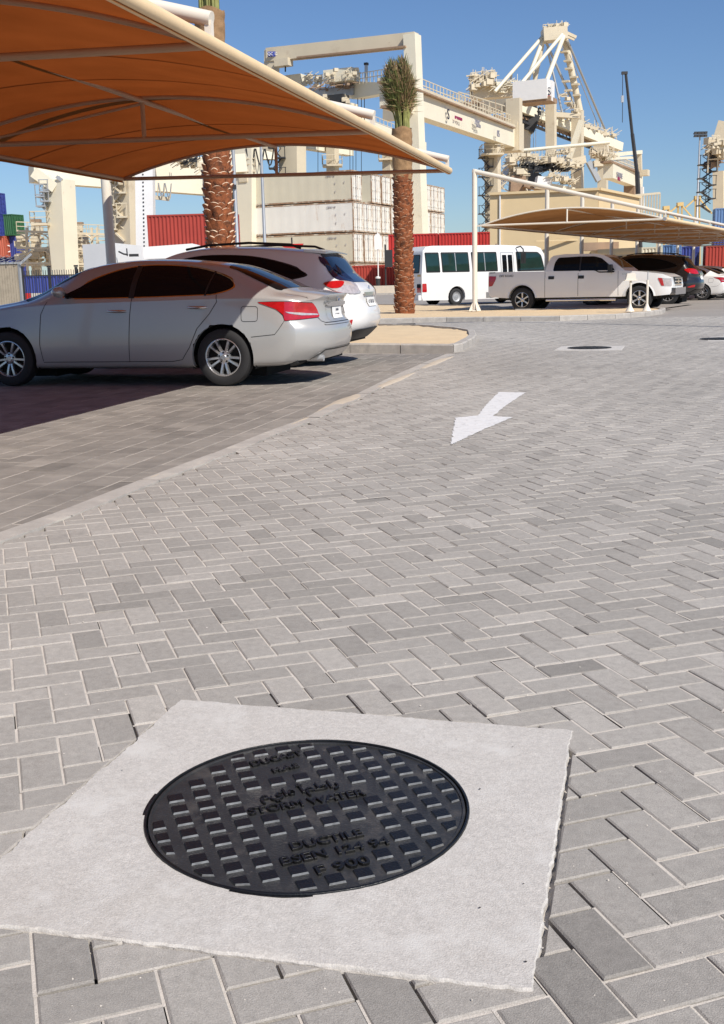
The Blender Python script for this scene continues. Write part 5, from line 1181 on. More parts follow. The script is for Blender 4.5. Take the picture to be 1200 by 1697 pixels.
guide_post(1072, 452, 515, False, 'white guide post topped by a thin rod, before the bumper of the white pickup')
g0 = gz(627, 487); s_ = g0.y / 1814
t = thing('bollard', 'thick dark grey bollard with a white cap near the red containers', 'bollard', g0[:])
b = MB(); b.lathe([(0.20, 0), (0.20, 1.35), (0.001, 1.36)], 20); b.build('post', M['dark'], t, smooth=40); b = MB(); b.lathe([(0.23, 1.35), (0.23, 1.48), (0.001, 1.56)], 20); b.build('cap', M['white'], t, smooth=40)
t = thing('road_sign', 'white house-shaped sign board on a slim white post above the bollard', 'road sign', (g0.x + 0.05, g0.y + 0.8, 0))
b = MB(); b.tube([(0, 0, 0), (0, 0, 5.4)], 0.055, 8); b.build('post', M['white'], t)
b = MB(); b.prism([(-0.35, 0), (0.35, 0), (0.35, 0.9), (0.1, 1.4), (-0.25, 1.3), (-0.35, 1.0)], Vector((1, 0, 0)), UZ, Vector((0, 1, 0)), (0.05, -0.1, 3.9), 0.05); b.build('sign_board', M['white'], t)
t = thing('signal_post', 'black traffic signal box on a black post beside the white minibus', 'traffic signal', (g0.x + 0.62, g0.y - 3, 0))
b = MB(); b.tube([(0, 0, 0), (0, 0, 4.2)], 0.07, 8); b.build('post', M['dark'], t)
b = MB(); b.box((0.28, 0, 3.0), (0.66, 0.35, 1.45)); b.build('signal_box', M['dark'], t)
# red beacon bar seen above the SUV
p = gy(484, 408, 60); t = thing('beacon_sign', 'red flat boat-shaped fitting above the roof of the white sport utility car', 'warning sign', (p.x, 60, 0))
b = MB(); z_ = p.z; b.prism([(-0.62, 0.10), (0.62, 0.10), (0.52, -0.04), (0.30, -0.12), (-0.30, -0.12), (-0.5, -0.04)], Vector((1, 0, 0)), UZ, Vector((0, 1, 0)), (0, -0.1, z_ + 0.02), 0.35); b.build('panel', M['red_sign'], t)
b = MB(); b.tube([(0, 0, 0), (0, 0, z_ + 0.45)], 0.04, 8); b.build('stem', M['dark'], t)
# ================================================================ shipping containers
def container(label, corner, dirL, L, Wd, H, mt, style='corr', group=None, flip=1, ends=True, zb=0.0, rods=True):
    """corner: near bottom corner; dirL: unit vector along the length; width runs to its right-hand side times flip"""
    dW = Vector((dirL.y, -dirL.x, 0)) * flip
    t = thing('shipping_container', label, 'container', (corner[0], corner[1], zb), group=group)
    def p(a, b_, z): return dirL * a + dW * b_ + UZ * z
    b = MB(); e = 0.10
    def wall(a0, a1, f, H0, H1, n, depth):
        vs = []
        for i in range(n * 4 + 1):
            u = a0 + (a1 - a0) * i / (n * 4); d = 0 if (i % 4) in (0, 1) else depth
            vs += [f(u, d, H0), f(u, d, H1)]
        b.add(vs, [(2 * i, 2 * i + 2, 2 * i + 3, 2 * i + 1) for i in range(n * 4)])
    if style == 'corr':
        n = int(L / 0.28)
        wall(e, L - e, lambda u, d, z: p(u, 0.02 + d, z), 0.15, H - 0.12, n, 0.06); wall(e, L - e, lambda u, d, z: p(u, Wd - 0.02 - d, z), 0.15, H - 0.12, n, 0.06)
        wall(e, Wd - e, lambda u, d, z: p(L - 0.03 - d, u, z), 0.15, H - 0.12, 8, 0.05)
    else:
        n = int(L / 1.1)
        wall(e, L - e, lambda u, d, z: p(u, 0.03 + d, z), 0.15, H - 0.12, n, 0.008); wall(e, L - e, lambda u, d, z: p(u, Wd - 0.03 - d, z), 0.15, H - 0.12, n, 0.008)
        wall(e, Wd - e, lambda u, d, z: p(L - 0.03 - d, u, z), 0.15, H - 0.12, 4, 0.01)
    b.add([p(0.02, 0.02, H - 0.06), p(L - 0.02, 0.02, H - 0.06), p(L - 0.02, Wd - 0.02, H - 0.06), p(0.02, Wd - 0.02, H - 0.06), p(0.02, 0.02, 0.12), p(L - 0.02, 0.02, 0.12), p(L - 0.02, Wd - 0.02, 0.12), p(0.02, Wd - 0.02, 0.12)], [(0, 1, 2, 3), (7, 6, 5, 4)])
    # door end at a = 0: two leaves with pressed panels
    for k in range(2):
        w0 = 0.08 + k * (Wd / 2 - 0.08); w1 = w0 + Wd / 2 - 0.09
        b.add([p(0.05, w0, 0.15), p(0.05, w1, 0.15), p(0.05, w1, H - 0.14), p(0.05, w0, H - 0.14)], [(0, 1, 2, 3)], 1)
        for j in range(4 if style == 'corr' else 0):
            z0 = 0.3 + j * (H - 0.5) / 4; b.add([p(0.02, w0 + 0.15, z0), p(0.02, w1 - 0.15, z0), p(0.02, w1 - 0.15, z0 + (H - 0.5) / 4 - 0.12), p(0.02, w0 + 0.15, z0 + (H - 0.5) / 4 - 0.12)], [(0, 1, 2, 3)])
    b.build('shell', [M[mt], M['reefer_w'] if style == 'reefer' else M[mt]], t)
    f = MB(); fm = 'rust' if style == 'reefer' else mt
    for a in (0.05, L - 0.05):
        for w_ in (0.05, Wd - 0.05): f.beam(p(a, w_, 0), p(a, w_, H), 0.09 if style == 'reefer' else 0.11, 0.11, up=dirL)
        f.beam(p(a, 0.1, 0.07), p(a, Wd - 0.1, 0.07), 0.10, 0.14); f.beam(p(a, 0.1, H - 0.06), p(a, Wd - 0.1, H - 0.06), 0.10, 0.12)
    for w_ in (0.05, Wd - 0.05):
        f.beam(p(0.1, w_, 0.07), p(L - 0.1, w_, 0.07), 0.09, 0.14); f.beam(p(0.1, w_, H - 0.06), p(L - 0.1, w_, H - 0.06), 0.09, 0.12)
    f.build('frame', M[fm], t)
    if rods:
        for k in range(4):
            w_ = 0.40 + k * (Wd - 0.8) / 3
            r_ = MB(); r_.beam(p(-0.03, w_, 0.12), p(-0.03, w_, H - 0.12), 0.045, 0.045, up=dirL)
            for z_ in (0.5, 1.3, H - 0.5): r_.beam(p(-0.03, w_ - 0.12, z_), p(-0.03, w_ + 0.12, z_), 0.05, 0.07)
            r_.build('locking_rod', M['reefer_w' if k != 1 else 'steel'] if style == 'reefer' else M[mt], t)
    return t
AZR = 24.0; PR, QR = frame(AZR)          # the stack's grid: door ends face the camera's right
c0 = gz(588, 483.6); c0 = gy(588, 466, 113.0); c0.z = 0
GP = 2.5; HP = 3.02
reef = container('near bottom white container of the rusty white stack, half hidden by the red one', c0, QR, 13.4, 2.44, 2.92, 'reefer', 'reefer', 'white refrigerated containers in the tall stack', flip=1)
reef.rotation_euler = (0, 0, 0)
base_loc = c0.copy(); first = True
ORD = ['nearest', 'second', 'third', 'fourth', 'fifth', 'sixth', 'seventh', 'eighth', 'ninth', 'tenth', 'eleventh']
LV = ['bottom', 'second lowest', 'second highest', 'top']
ri = random.Random(21)
for k in range(11):
    for l in range(4):
        if k == 1 and l == 3: continue
        if l == 0 and k == 0: pass
        o = reef if (k == 0 and l == 0) else copy_tree(reef)
        o.location = base_loc + PR * (GP * k) + UZ * (HP * l) + QR * ri.uniform(-0.08, 0.08)
        if k or l: o['label'] = 'white container in the %s layer, %s column of the rusty stack from the left' % (LV[l], ORD[k]) if k else 'long white container side showing left, %s layer of the rusty stack' % LV[l]
        br_ = ri.random()
        for ch in o.children:
            if ch.name.startswith('shell') and (l == 2 or br_ < 0.45):
                ch.material_slots[0].link = 'OBJECT'; ch.material_slots[0].material = M['reefer_w']
# lettering on the long sides that face the camera
nW = -PR
def side_letter(txt, size, a, l, z, mt, vert=False, sx=1.0):
    tgt = [o for o in COL.objects if o.get('label', '').startswith('long white container side') and LV[l] in o['label']]
    par = tgt[0] if tgt else reef; o_ = base_loc + QR * a + UZ * (HP * l + z) + nW * 0.02
    ax, ay = (-QR, UZ) if not vert else (-UZ, -QR)
    letter(txt, size, o_, ax, ay, mt, par, off=par.location, extrude=0.01, sx=sx)
side_letter('APL', 0.75, 12.3, 3, 2.1, M['ink_blue']); side_letter('TEX', 0.75, 12.1, 2, 1.6, M['ink'], True)
for l in (1, 2, 3):
    for a, z in ((2.4, 2.45), (1.9, 1.7), (0.9, 1.75), (1.9, 0.9)): side_letter('CBHU 28' if z > 2.3 else 'II', 0.25, a, l, z, M['ink_grey'])
def place_cont(label, px0, px1, ztop_px, dep, H, mt, zb=0.0, group=None, az=-90.0, n=1):
    """a container lying across the view from px0 to px1 at a distance"""
    a = gy(px0, 466, dep); b = gy(px1, 466, dep * 0.995); a.z = 0; b.z = 0; L = (b - a).length; d = (a - b).normalized()
    return container(label, b, d, L, 2.44, H, mt, 'corr', group, flip=1, zb=zb, rods=True)
GB = 'red containers behind the road sign and minibus'
place_cont('dull red container under the white stack beside the dark bollard', 584, 668, 0, 106, 2.6, 'cont_red', 0, GB)
place_cont('dull red container on the ground, mostly hidden behind the minibus', 670, 812, 0, 101, 2.6, 'cont_red', 0, GB)
place_cont('bright red container above the minibus roof, left of the gap', 645, 726, 0, 101, 2.55, 'cont_bright', 2.62, GB)
place_cont('bright red container above the minibus roof, between the gap and beige building', 728, 835, 0, 100.5, 2.55, 'cont_bright', 2.62, GB)
place_cont('maroon corrugated container left of the nearer palm', 250, 392, 0, 82, 2.75, 'cont_red', 3.45, 'containers behind the white truck')
place_cont('blue container below the maroon one, behind the white truck roof', 250, 392, 0, 82, 2.6, 'cont_blue', 0.82, 'containers behind the white truck')
place_cont('purple-blue container lying behind the iron fence at the left', 37, 96, 0, 88, 2.2, 'cont_blue', 0.0, None)
place_cont('grey container next to the blue one behind the iron fence', 98, 116, 0, 90, 2.2, 'steel', 0.0, None)
place_cont('dark red container behind the iron fence, just left of the canopy post', 118, 150, 0, 92, 2.2, 'cont_red', 0.0, None)
GL = 'coloured containers stacked at the left edge'
place_cont('green container on top of the blue stack at the left edge', 5, 29, 0, 143, 2.6, 'cont_green', 7.85, GL)
place_cont('orange-red container at the left edge under the green one', -18, 14, 0, 143, 2.6, 'cont_orange', 5.2, GL)
place_cont('blue container beside the orange-red one at the left edge', 15.5, 31, 0, 143.5, 2.6, 'cont_blue', 5.2, GL)
place_cont('wide blue container at the left edge below the orange-red one', -18, 32, 0, 144, 2.6, 'cont_blue', 2.6, GL)
place_cont('tall blue container cut by the left edge beside the green one', -30, 3.5, 0, 142, 2.6, 'cont_blue', 10.45, GL)
place_cont('blue container cut by the left edge, level with the green one', -30, 3.5, 0, 142, 2.6, 'cont_blue', 7.8, GL)
p_ = gy(9, 408, 142.6); 
for o in list(COL.objects):
    if o.get('label') == 'orange-red container at the left edge under the green one': letter('NC', 1.3, gy(5, 413, 142.8), (1, 0, 0), UZ, M['ink_white'], o, off=o.location, extrude=0.02)
GR = 'containers seen under the right canopy'
place_cont('cream container with dark bars seen under the right canopy', 1062, 1094, 0, 96, 3.4, 'reefer', 0, GR)
place_cont('blue container with pale letters next to the cream one under the canopy', 1097, 1114, 0, 98, 3.6, 'cont_sky', 0, GR)
place_cont('dark blue container under the right canopy', 1128, 1148, 0, 96, 3.4, 'cont_blue', 0, GR)
place_cont('dark red container under the right canopy at the photo edge', 1168, 1215, 0, 95, 3.4, 'cont_red', 0, GR)
place_cont('light blue ribbed container at the right edge above the canopy', 1181, 1230, 0, 120, 2.6, 'cont_sky', 5.2, None)
place_cont('dark blue container below the light blue one at the right edge', 1181, 1230, 0, 120.3, 2.6, 'cont_blue', 2.6, None)
place_cont('lowest container of the right edge pile, hidden by the canopy', 1181, 1230, 0, 120.6, 2.6, 'cont_sky', 0, None)
# ================================================================ beige building
t = thing('building', 'plain beige rendered building behind the minibus and the right canopy', 'building', (14, 76, 0))
def at0(px, dep): v = gy(px, 466, dep); v.z = 0; return v
A_, B_, C_, D_ = at0(812, 77), at0(989, 75), at0(1056, 84), at0(1062, 99)
def block(pts, z0, z1, name, m_, par=t, cap=True):
    b = MB(); n = len(pts); b.add([p + UZ * z0 for p in pts] + [p + UZ * z1 for p in pts], [(i, (i + 1) % n, n + (i + 1) % n, n + i) for i in range(n)] + [tuple(range(n, 2 * n))]); return b.build(name, m_, par, off=par.location)
back = A_ + Vector((3, 20, 0)); bb1 = C_ + Vector((-3, 10, 0))
block([A_, B_, bb1 * 0.5 + B_ * 0.5 + Vector((0, 4, 0)), back], 0, 6.75, 'wall', M['wall'])
block([B_ + Vector((0.03, 0.05, 0)), C_, bb1, B_ + Vector((-2, 9, 0))], 0, 6.70, 'wall', M['wall'])
b = MB()
for a, c in ((A_, B_), (B_, C_)):
    b.beam(a + UZ * 6.72 - Vector((0, 0.05, 0)), c + UZ * 6.72 - Vector((0, 0.05, 0)), 0.30, 0.16)
b.build('parapet', M['wall'], t, off=t.location)
b = MB(); d = (B_ - A_).normalized()
for f_ in (0.22,): b.beam(A_.lerp(B_, 0.095) - Vector((0, 0.08, 0)), A_.lerp(B_, 0.095) - Vector((0, 0.08, 0)) + UZ * 6.7, 0.10, 0.08, up=d)
b.build('downpipe', M['white'], t, off=t.location)
b = MB(); b.box(A_.lerp(B_, 0.72) + Vector((0, -0.14, 3.5)), (4.2, 0.12, 0.10)); b.build('ledge', M['wall'], t, off=t.location)
low = thing('building', 'low beige annex with small dark windows beyond the white pickup cab', 'building', (at0(1020, 70))[:])
L0, L1 = at0(990, 71), at0(1062, 68)
block([L0, L1, L1 + Vector((1, 10, 0)), L0 + Vector((1, 10, 0))], 0, 2.75, 'wall', M['wall'], low)
for f_, w_, zz in ((0.20, 1.1, 1.9), (0.50, 0.5, 2.0), (0.72, 0.45, 2.0)):
    b = MB(); b.box(L0.lerp(L1, f_) + Vector((0, -0.03, zz)), (w_, 0.10, 0.55), math.atan2((L1 - L0).y, (L1 - L0).x)); w0 = b.build('window', M['dark'], low, off=low.location)
    b = MB(); b.box(L0.lerp(L1, f_) + Vector((0, -0.12, zz + 0.33)), (w_ + 0.3, 0.25, 0.08), math.atan2((L1 - L0).y, (L1 - L0).x)); b.build('canopy_slab', M['wall'], w0, off=low.location)
b = MB(); b.box(L0.lerp(L1, 0.12) + Vector((0, 1.2, 2.95)), (2.3, 1.0, 0.5)); b.build('roof_unit', M['rustred'], low, off=low.location)
# slatted enclosure on the roof edge
t = thing('railing', 'beige slatted rail on the roof right of the black crane jib', 'railing', (at0(1075, 86))[:]); r0_, r1_ = gy(1052, 324, 86), gy(1094, 320, 86)
b = MB(); b.beam(r0_, r1_, 0.12, 0.16)
for k in range(10): q = r0_.lerp(r1_, k / 9); b.beam(q, q - UZ * 2.0, 0.10, 0.10)
b.beam(r0_ - UZ * 2.0, r1_ - UZ * 2.0, 0.12, 0.12)
for q in (r0_, r1_): b.beam(q - UZ * 2, Vector((q.x, q.y, 0)), 0.3, 0.3)
b.build('frame', M['beige'], t, off=t.location)
# ================================================================ cranes
class Crane:
    def __init__(s, label, px, dep, name='gantry_crane', cat='gantry crane', group='port cranes beyond the car park'):
        o = at0(px, dep); s.t = thing(name, label, cat, o[:], group=group); s.off = s.t.location.copy()
    def b(s, part, a, c, w_, h_=None, mt='beige', up=None, w2=None, h2=None):
        m_ = MB(); A = gy(*a); Cc = gy(*c)
        d = (Cc - A); u = UZ if abs(d.normalized().z) < 0.9 else P2
        m_.beam(A, Cc, w_, h_, up=up or u, wd2=w2, ht2=h2); return m_.build(part, M[mt], s.t, off=s.off)
    def tube(s, part, a, c, r_, mt='beige'):
        m_ = MB(); m_.tube([gy(*a), gy(*c)], r_, 8); return m_.build(part, M[mt], s.t, smooth=60, off=s.off)
    def box(s, part, c, size, mt='beige', az=26.9):
        m_ = MB(); m_.box(gy(*c), size, -R(az)); return m_.build(part, M[mt], s.t, off=s.off)
    def rail(s, a, c, step=1.6, h=1.2, r_=0.09, mt='beige'):
        m_ = MB(); m_.railing(gy(*a), gy(*c), h, step, r_); return m_.build('railing', M[mt], s.t, off=s.off)
    def clutter(s, part, a, c, n, smin, smax, mt='beige', seed=1, dz=0.0, dy=1.5):
        rg = random.Random(seed); m_ = MB(); A = gy(*a); Cc = gy(*c)
        for i in range(int(n * 1.7)):
            p = A.lerp(Cc, rg.random()); p.y += rg.uniform(-dy, dy); p.z += rg.uniform(0, dz)
            k_ = rg.random(); e_ = rg.uniform(smin, smax)
            if k_ < 0.3: m_.box(p, (e_ * 1.1, e_, e_ * 0.8), rg.choice((0, 0.4)))
            elif k_ < 0.6: m_.box(p, (smax * rg.uniform(0.8, 1.6), smin * 0.4, smin * 0.4), rg.uniform(-0.3, 0.3))
            elif k_ < 0.85: m_.box(p + UZ * smax * 0.4, (smin * 0.35, smin * 0.35, smax * rg.uniform(0.6, 1.3)))
            else: m_.beam(p - V(smax, 0, smax * 0.6), p + V(smax, 0, smax * 0.6), smin * 0.4, smin * 0.4)
        return m_.build(part, M[mt], s.t, off=s.off)
    def platform(s, x, y, dep, w_, mt='beige'):
        m_ = MB(); p = gy(x, y, dep); m_.box(p, (w_, w_, 0.22)); k = w_ / 2
        for a, c in (((-k, -k), (k, -k)), ((k, -k), (k, k)), ((-k, -k), (-k, k))): m_.railing(p + Vector((a[0], a[1], 0.1)), p + Vector((c[0], c[1], 0.1)), 1.1, 1.2, 0.07)
        return m_.build('platform', M[mt], s.t, off=s.off)
    def stairs(s, x, y0, y1, dep, w_, n, mt='beige'):
        m_ = MB(); p0 = gy(x, y0, dep); p1 = gy(x, y1, dep)
        for k in range(n):
            z0 = p1.z + (p0.z - p1.z) * k / n; z1 = p1.z + (p0.z - p1.z) * (k + 1) / n; sx = 1 if k % 2 else -1
            a = Vector((p1.x - sx * w_ / 2, dep, z0)); c = Vector((p1.x + sx * w_ / 2, dep, z1)); m_.beam(a, c, 0.5, 0.14); m_.beam(a + UZ, c + UZ, 0.07, 0.07); m_.box((c.x, dep, z1), (0.9, 1.2, 0.14)); 
            for q in (-1, 1): m_.beam(Vector((c.x + q * 0.4, dep - 0.5, z1)), Vector((c.x + q * 0.4, dep - 0.5, z1 + 1.1)), 0.07)
            m_.beam(Vector((c.x - 0.5, dep - .5, z1 + 1.1)), Vector((c.x + 0.5, dep - .5, z1 + 1.1)), 0.07)
        return m_.build('stair', M[mt], s.t, off=s.off)
    def loops(s, a, c, n, drop, r_=0.12, mt='dark'):
        A, Cc = gy(*a), gy(*c); m_ = MB()
        for k in range(n):
            p, q = A.lerp(Cc, k / n), A.lerp(Cc, (k + 0.9) / n)
            m_.tube([p.lerp(q, j / 8) - UZ * drop * math.sin(math.pi * j / 8) for j in range(9)], r_, 6)
        return m_.build('festoon_cable', M[mt], s.t, smooth=60, off=s.off)
    def text(s, txt, size, a, ax, mt, par, front=0.8):
        p = gy(*a); return letter(txt, size, p, ax, UZ, mt, par, off=s.off, extrude=0.03)
def dirp(a, c): return (gy(*c) - gy(*a)).normalized()
# --- yard crane with the long white girder
K = Crane('beige gantry crane with a long white lettered girder rising behind the second palm', 690, 128)
g1 = K.b('girder', (640, 153, 119), (846, 227, 162), 1.5, 2.95, 'cream')
K.b('girder_rail', (640, 130.5, 118.5), (843, 210, 161), 1.9, 0.30, 'beige'); K.b('girder_rail', (640, 134.5, 118.0), (843, 213, 160.5), 2.0, 0.16, 'rustred')
K.b('girder_foot', (640, 176, 118.9), (834, 241, 161.9), 1.2, 0.25, 'rustred')
K.rail((640, 129, 118), (846, 207, 161), 1.2, 1.3, 0.08)
K.b('girder_end', (846, 205, 163), (846, 252, 163), 3.0, 3.0, 'beige', w2=3.0)
K.b('cross_beam', (640, 191, 179), (852, 174, 162.5), 1.6, 1.7, 'beige')
K.b('leg', (852, 164, 162), (852, 250, 162), 2.0, 1.3, 'beige'); K.rail((735, 172, 172), (780, 168, 169), 1.5)
K.clutter('walkway', (772, 186, 163), (842, 207, 162), 26, 0.2, 0.8, 'rustred', 3, 2.0)
K.rail((760, 182, 163), (842, 207, 162), 0.9, 2.4, 0.14)
K.b('leg', (816, 236, 156), (818, 402, 156), 1.9, 1.4, 'beige'); K.platform(815, 257, 155, 3.0, 'beige'); K.stairs(805, 262, 400, 155.5, 1.1, 9, 'dark')
K.b('tie_beam', (690, 66, 125), (445, 92, 133.5), 1.2, 1.45, 'beige'); K.b('tie_beam_foot', (675, 78, 124.6), (470, 99, 132.6), 1.0, 0.18, 'rustred')
K.b('leg', (683, 58, 125), (699, 460, 125), 1.35, 1.7, 'cream', up=P2); K.b('leg', (451, 84, 133.5), (447, 260, 133.5), 1.3, 1.3, 'beige')
K.box('hoist', (470, 104, 132), (1.8, 1.2, 0.8), 'beige'); K.b('hoist_hook', (473, 108, 132), (473, 119, 132), 0.12, 0.12, 'dark')
sg_ = K.box('name_board', (452, 89.5, 132.4), (1.15, 0.08, 0.52), 'ink_blue', 0)
K.text('QC 12', 0.42, (452, 89.5, 132.3), (1, 0, 0), M['ink_white'], sg_)
gd = dirp((700, 175, 131), (832, 222, 159))
nrm = Vector((gd.y, -gd.x, 0)).normalized()
def on_plane(A, d, n, off, x, y):
    r_ = ray(x, y); o_ = A + n * off; return CAM + r_ * (((o_ - CAM).dot(n)) / r_.dot(n))
gA = gy(640, 153, 119)
def on_girder(x, y, dep): return on_plane(gA, gd, nrm, 0.83, x, y)
bd = g1
def glet(txt, size, x, y, dep, mt, par): return letter(txt, size, on_girder(x, y, dep), gd, UZ, mt, par, off=K.off, extrude=0.04)
glet('S', 1.7, 743, 190, 139.6, M['ink'], bd); glet('DP WORLD', 0.5, 760, 196.5, 143, M['purple'], bd)
glet('ZPMC', 0.85, 791.5, 203.5, 149.5, M['ink_grey'], g1); glet('RMG 04', 0.5, 793, 209.5, 149.8, M['ink_grey'], g1); glet('05', 1.2, 826, 222, 157.6, M['ink_grey'], g1)
# trolley and machinery left of the palm
K.b('trolley_beam', (470, 161, 137), (596, 152, 131), 2.6, 1.0, 'steel'); K.b('trolley_beam', (592, 150, 131), (650, 146, 124), 1.4, 1.9, 'cream', h2=1.0)
K.box('electrical_cabin', (489, 134, 135), (2.4, 1.6, 1.15), 'cream'); K.clutter('machinery', (505, 140, 134), (535, 140, 134), 26, 0.15, 0.6, 'beige', 5, 1.0)
m_ = K.box('machinery_house', (566, 126.5, 130), (3.6, 1.9, 1.35), 'cream'); K.box('machinery_cover', (586, 128, 129.8), (0.9, 1.6, 1.1), 'beige'); K.clutter('machinery', (541, 134, 129), (592, 130, 129), 46, 0.12, 0.45, 'beige', 6, 0.9)
K.clutter('underframe', (512, 150, 131), (590, 143, 129), 26, 0.2, 0.6, 'rustred', 8, 0.4)
K.rail((505, 143, 133), (552, 140, 130), 0.8, 1.1, 0.07); K.rail((590, 140, 129), (645, 132, 122), 0.8, 1.1, 0.07)
K.b('camera_mast', (607, 140, 128), (607, 108, 128), 0.28, 0.28, 'steel'); K.box('camera', (607, 106, 128), (0.4, 0.4, 0.25), 'dark')
K.box('driver_cabin', (561, 167, 129), (1.9, 1.6, 1.15), 'dark'); K.clutter('cabin_frame', (535, 166, 130), (578, 172, 129), 22, 0.15, 0.6, 'beige', 9, 0.5)
K.box('hoist_platform', (568, 178, 129), (3.0, 1.6, 0.55), 'cream')
for x in (593, 599, 604): K.b('rope', (x, 160, 130), (x, 212, 130), 0.06, 0.06, 'dark')
# --- second yard crane, white girder low behind the left canopy
K = Crane('gantry crane whose lower white girder and leg show between canopy edge and palm', 620, 150)
K.b('girder', (520, 178, 140), (700, 246, 168), 1.3, 1.6, 'cream'); K.rail((560, 186, 144), (690, 236, 166), 1.2, 1.3, 0.07)
K.loops((575, 208, 146), (650, 236, 160), 5, 1.5, 0.07, 'dark')
for x, y, d_, l_ in ((551, 250, 140, 'a'), (643, 262, 150, 'b')):
    K.b('leg', (x, y - 15, d_), (x + 2, y + 200, d_), 1.15, 1.15, 'beige'); K.platform(x, y + 25 if l_ == 'a' else y + 3, d_, 2.4); 
K.b('cross_beam', (505, 240, 138), (580, 252, 145), 1.2, 1.0, 'cream')
for x in (527, 580, 585, 590, 599): K.b('rope', (x, 235, 135), (x, 292, 135), 0.05, 0.05, 'dark')
# --- tall legs seen through the left canopy's end frame
K = Crane('gantry crane legs with dark cable loops seen through the left canopy end frame', 440, 120)
K.b('leg', (410, 180, 118), (411, 470, 118), 2.1, 1.8, 'cream', up=P2); K.b('leg', (381, 180, 119), (384, 470, 119), 0.9, 1.8, 'beige', up=P2)
K.b('leg', (484, 180, 122), (487, 470, 122), 2.2, 2.0, 'beige', up=P2); K.stairs(462, 245, 330, 121, 0.9, 5, 'dark')
K.b('cross_beam', (395, 252, 119), (455, 260, 121), 1.2, 1.4, 'cream', h2=0.6); K.loops((408, 246, 117), (455, 247, 117), 3, 1.6, 0.08, 'dark'); K.platform(406, 285, 118, 2.3); K.b('leg', (406, 285, 117.5), (407, 302, 117.5), 1.0, 1.0, 'beige')
# --- crane at the left, behind the canopy post
K = Crane('big cream gantry crane on the far left behind the canopy post, with a bolted column', 210, 105)
K.b('girder', (52, 289, 112), (400, 316, 126), 1.5, 1.55, 'cream'); K.b('girder_rib', (95, 293, 111), (104, 300, 111), 0.8, 0.3, 'steel')
K.b('leg', (98, 299, 112), (111, 480, 112), 2.3, 2.0, 'cream', up=P2, w2=1.6); K.b('haunch', (58, 286, 111.5), (94, 312, 111.5), 1.3, 1.0, 'cream')
K.stairs(74, 318, 350, 111, 0.45, 4, 'steel'); K.platform(68, 372, 111, 1.6, 'beige')
K.b('leg', (205, 240, 96), (218, 480, 96), 2.3, 2.0, 'beige', up=P2, w2=1.7); cbm = K.b('bolted_column', (240, 240, 88), (243, 480, 88), 1.35, 1.1, 'white', up=V(0, -1, 0))
m_ = MB()
for k in range(26):
    q = gy(235.5 + k * 0.12, 262 + k * 6.6, 87.2); q.y = 88 - 0.57; m_.box(q, (0.10, 0.05, 0.10))
m_.build('bolt', M['dark'], cbm, off=K.off)
K.stairs(197, 300, 400, 95, 1.0, 5, 'beige'); K.clutter('machinery', (196, 300, 95), (204, 312, 95), 14, 0.15, 0.6, 'beige', 12, 0.8)
K.b('cross_beam', (250, 283, 100), (400, 270, 108), 1.4, 1.6, 'cream'); K.clutter('machinery', (290, 268, 98), (340, 282, 98), 40, 0.15, 0.7, 'beige', 13, 0.6); K.clutter('machinery', (300, 266, 97), (335, 276, 97), 14, 0.2, 0.6, 'dark', 14, 0.5)
K.loops((253, 303, 96), (285, 304, 96), 3, 1.3, 0.05, 'beige'); K.loops((262, 303, 95.5), (285, 304, 95.5), 2, 1.1, 0.05, 'steel'); K.b('hanger', (255, 327, 96), (280, 330, 96), 0.5, 0.3, 'beige')
# --- ship-to-shore crane
K = Crane('tall ship-to-shore crane with an A-frame top and sloping stays, right of centre', 930, 255, 'ship_to_shore_crane', 'quay crane')
D = 255
def kb(part, x0, y0, x1, y1, w_, h_=None, mt='beige', d0=D, d1=None): return K.b(part, (x0, y0, d0), (x1, y1, d1 or d0), w_, h_, mt)
kb('head_frame', 899, 60, 938, 56, 4, 2.6); K.clutter('head_sheaves', (902, 54, D), (938, 51, D), 30, 0.3, 1.2, 'beige', 31, 1.4); K.rail((900, 53, D), (940, 50, D), 1.5, 1.5, 0.12); kb('head_spur', 938, 54, 955, 62, 0.6, 0.6); kb('head_spur', 938, 60, 952, 66, 0.4, 0.4)
K.tube('stay', (900, 60, D), (820, 152, D - 6), 0.40, 'cream'); K.tube('stay', (901, 64, D), (871, 140, D - 4), 0.46, 'cream'); K.tube('stay', (932, 57, D - 3), (850, 155, D - 10), 0.40, 'cream'); K.tube('stay', (934, 60, D - 3), (904, 139, D - 8), 0.50, 'cream')
K.tube('stay', (899, 74, D), (886, 136, D), 0.45, 'beige'); K.tube('stay', (848, 124, D), (845, 138, D), 0.25, 'beige'); K.tube('stay', (884, 118, D), (886, 137, D), 0.25, 'beige')
K.tube('mast', (936, 64, D + 2), (961, 184, D + 2), 0.75, 'beige')
for i, (x, y) in enumerate(((937, 86), (940, 101), (945, 114), (950, 128), (940, 135), (953, 140), (944, 150), (955, 158), (936, 157), (941, 171))): K.box('mast_platform', (x - 2 + (i % 2) * 3, y, D + 1), (1.6, 1.2, 0.35), 'beige')
K.tube('back_stay', (941, 68, D), (1007, 225, D + 20), 0.26, 'steel'); K.tube('back_stay', (906, 72, D), (955, 182, D + 5), 0.28, 'steel'); K.tube('back_stay', (907, 80, D), (932, 187, D), 0.24, 'steel')
K.tube('back_stay', (944, 90, D), (997, 222, D + 20), 0.1, 'steel'); K.tube('back_stay', (931, 76, D), (972, 208, D + 10), 0.10, 'steel')
mh = K.box('machinery_house', (884, 152, D - 12), (7.4, 5.0, 3.9), 'white'); K.box('machinery_floor', (891, 168, D - 12), (7.0, 5.0, 0.9), 'rustred')
ef = K.box('house_end', (909.5, 152, D - 13.5), (1.9, 3.0, 4.0), 'white', 20)
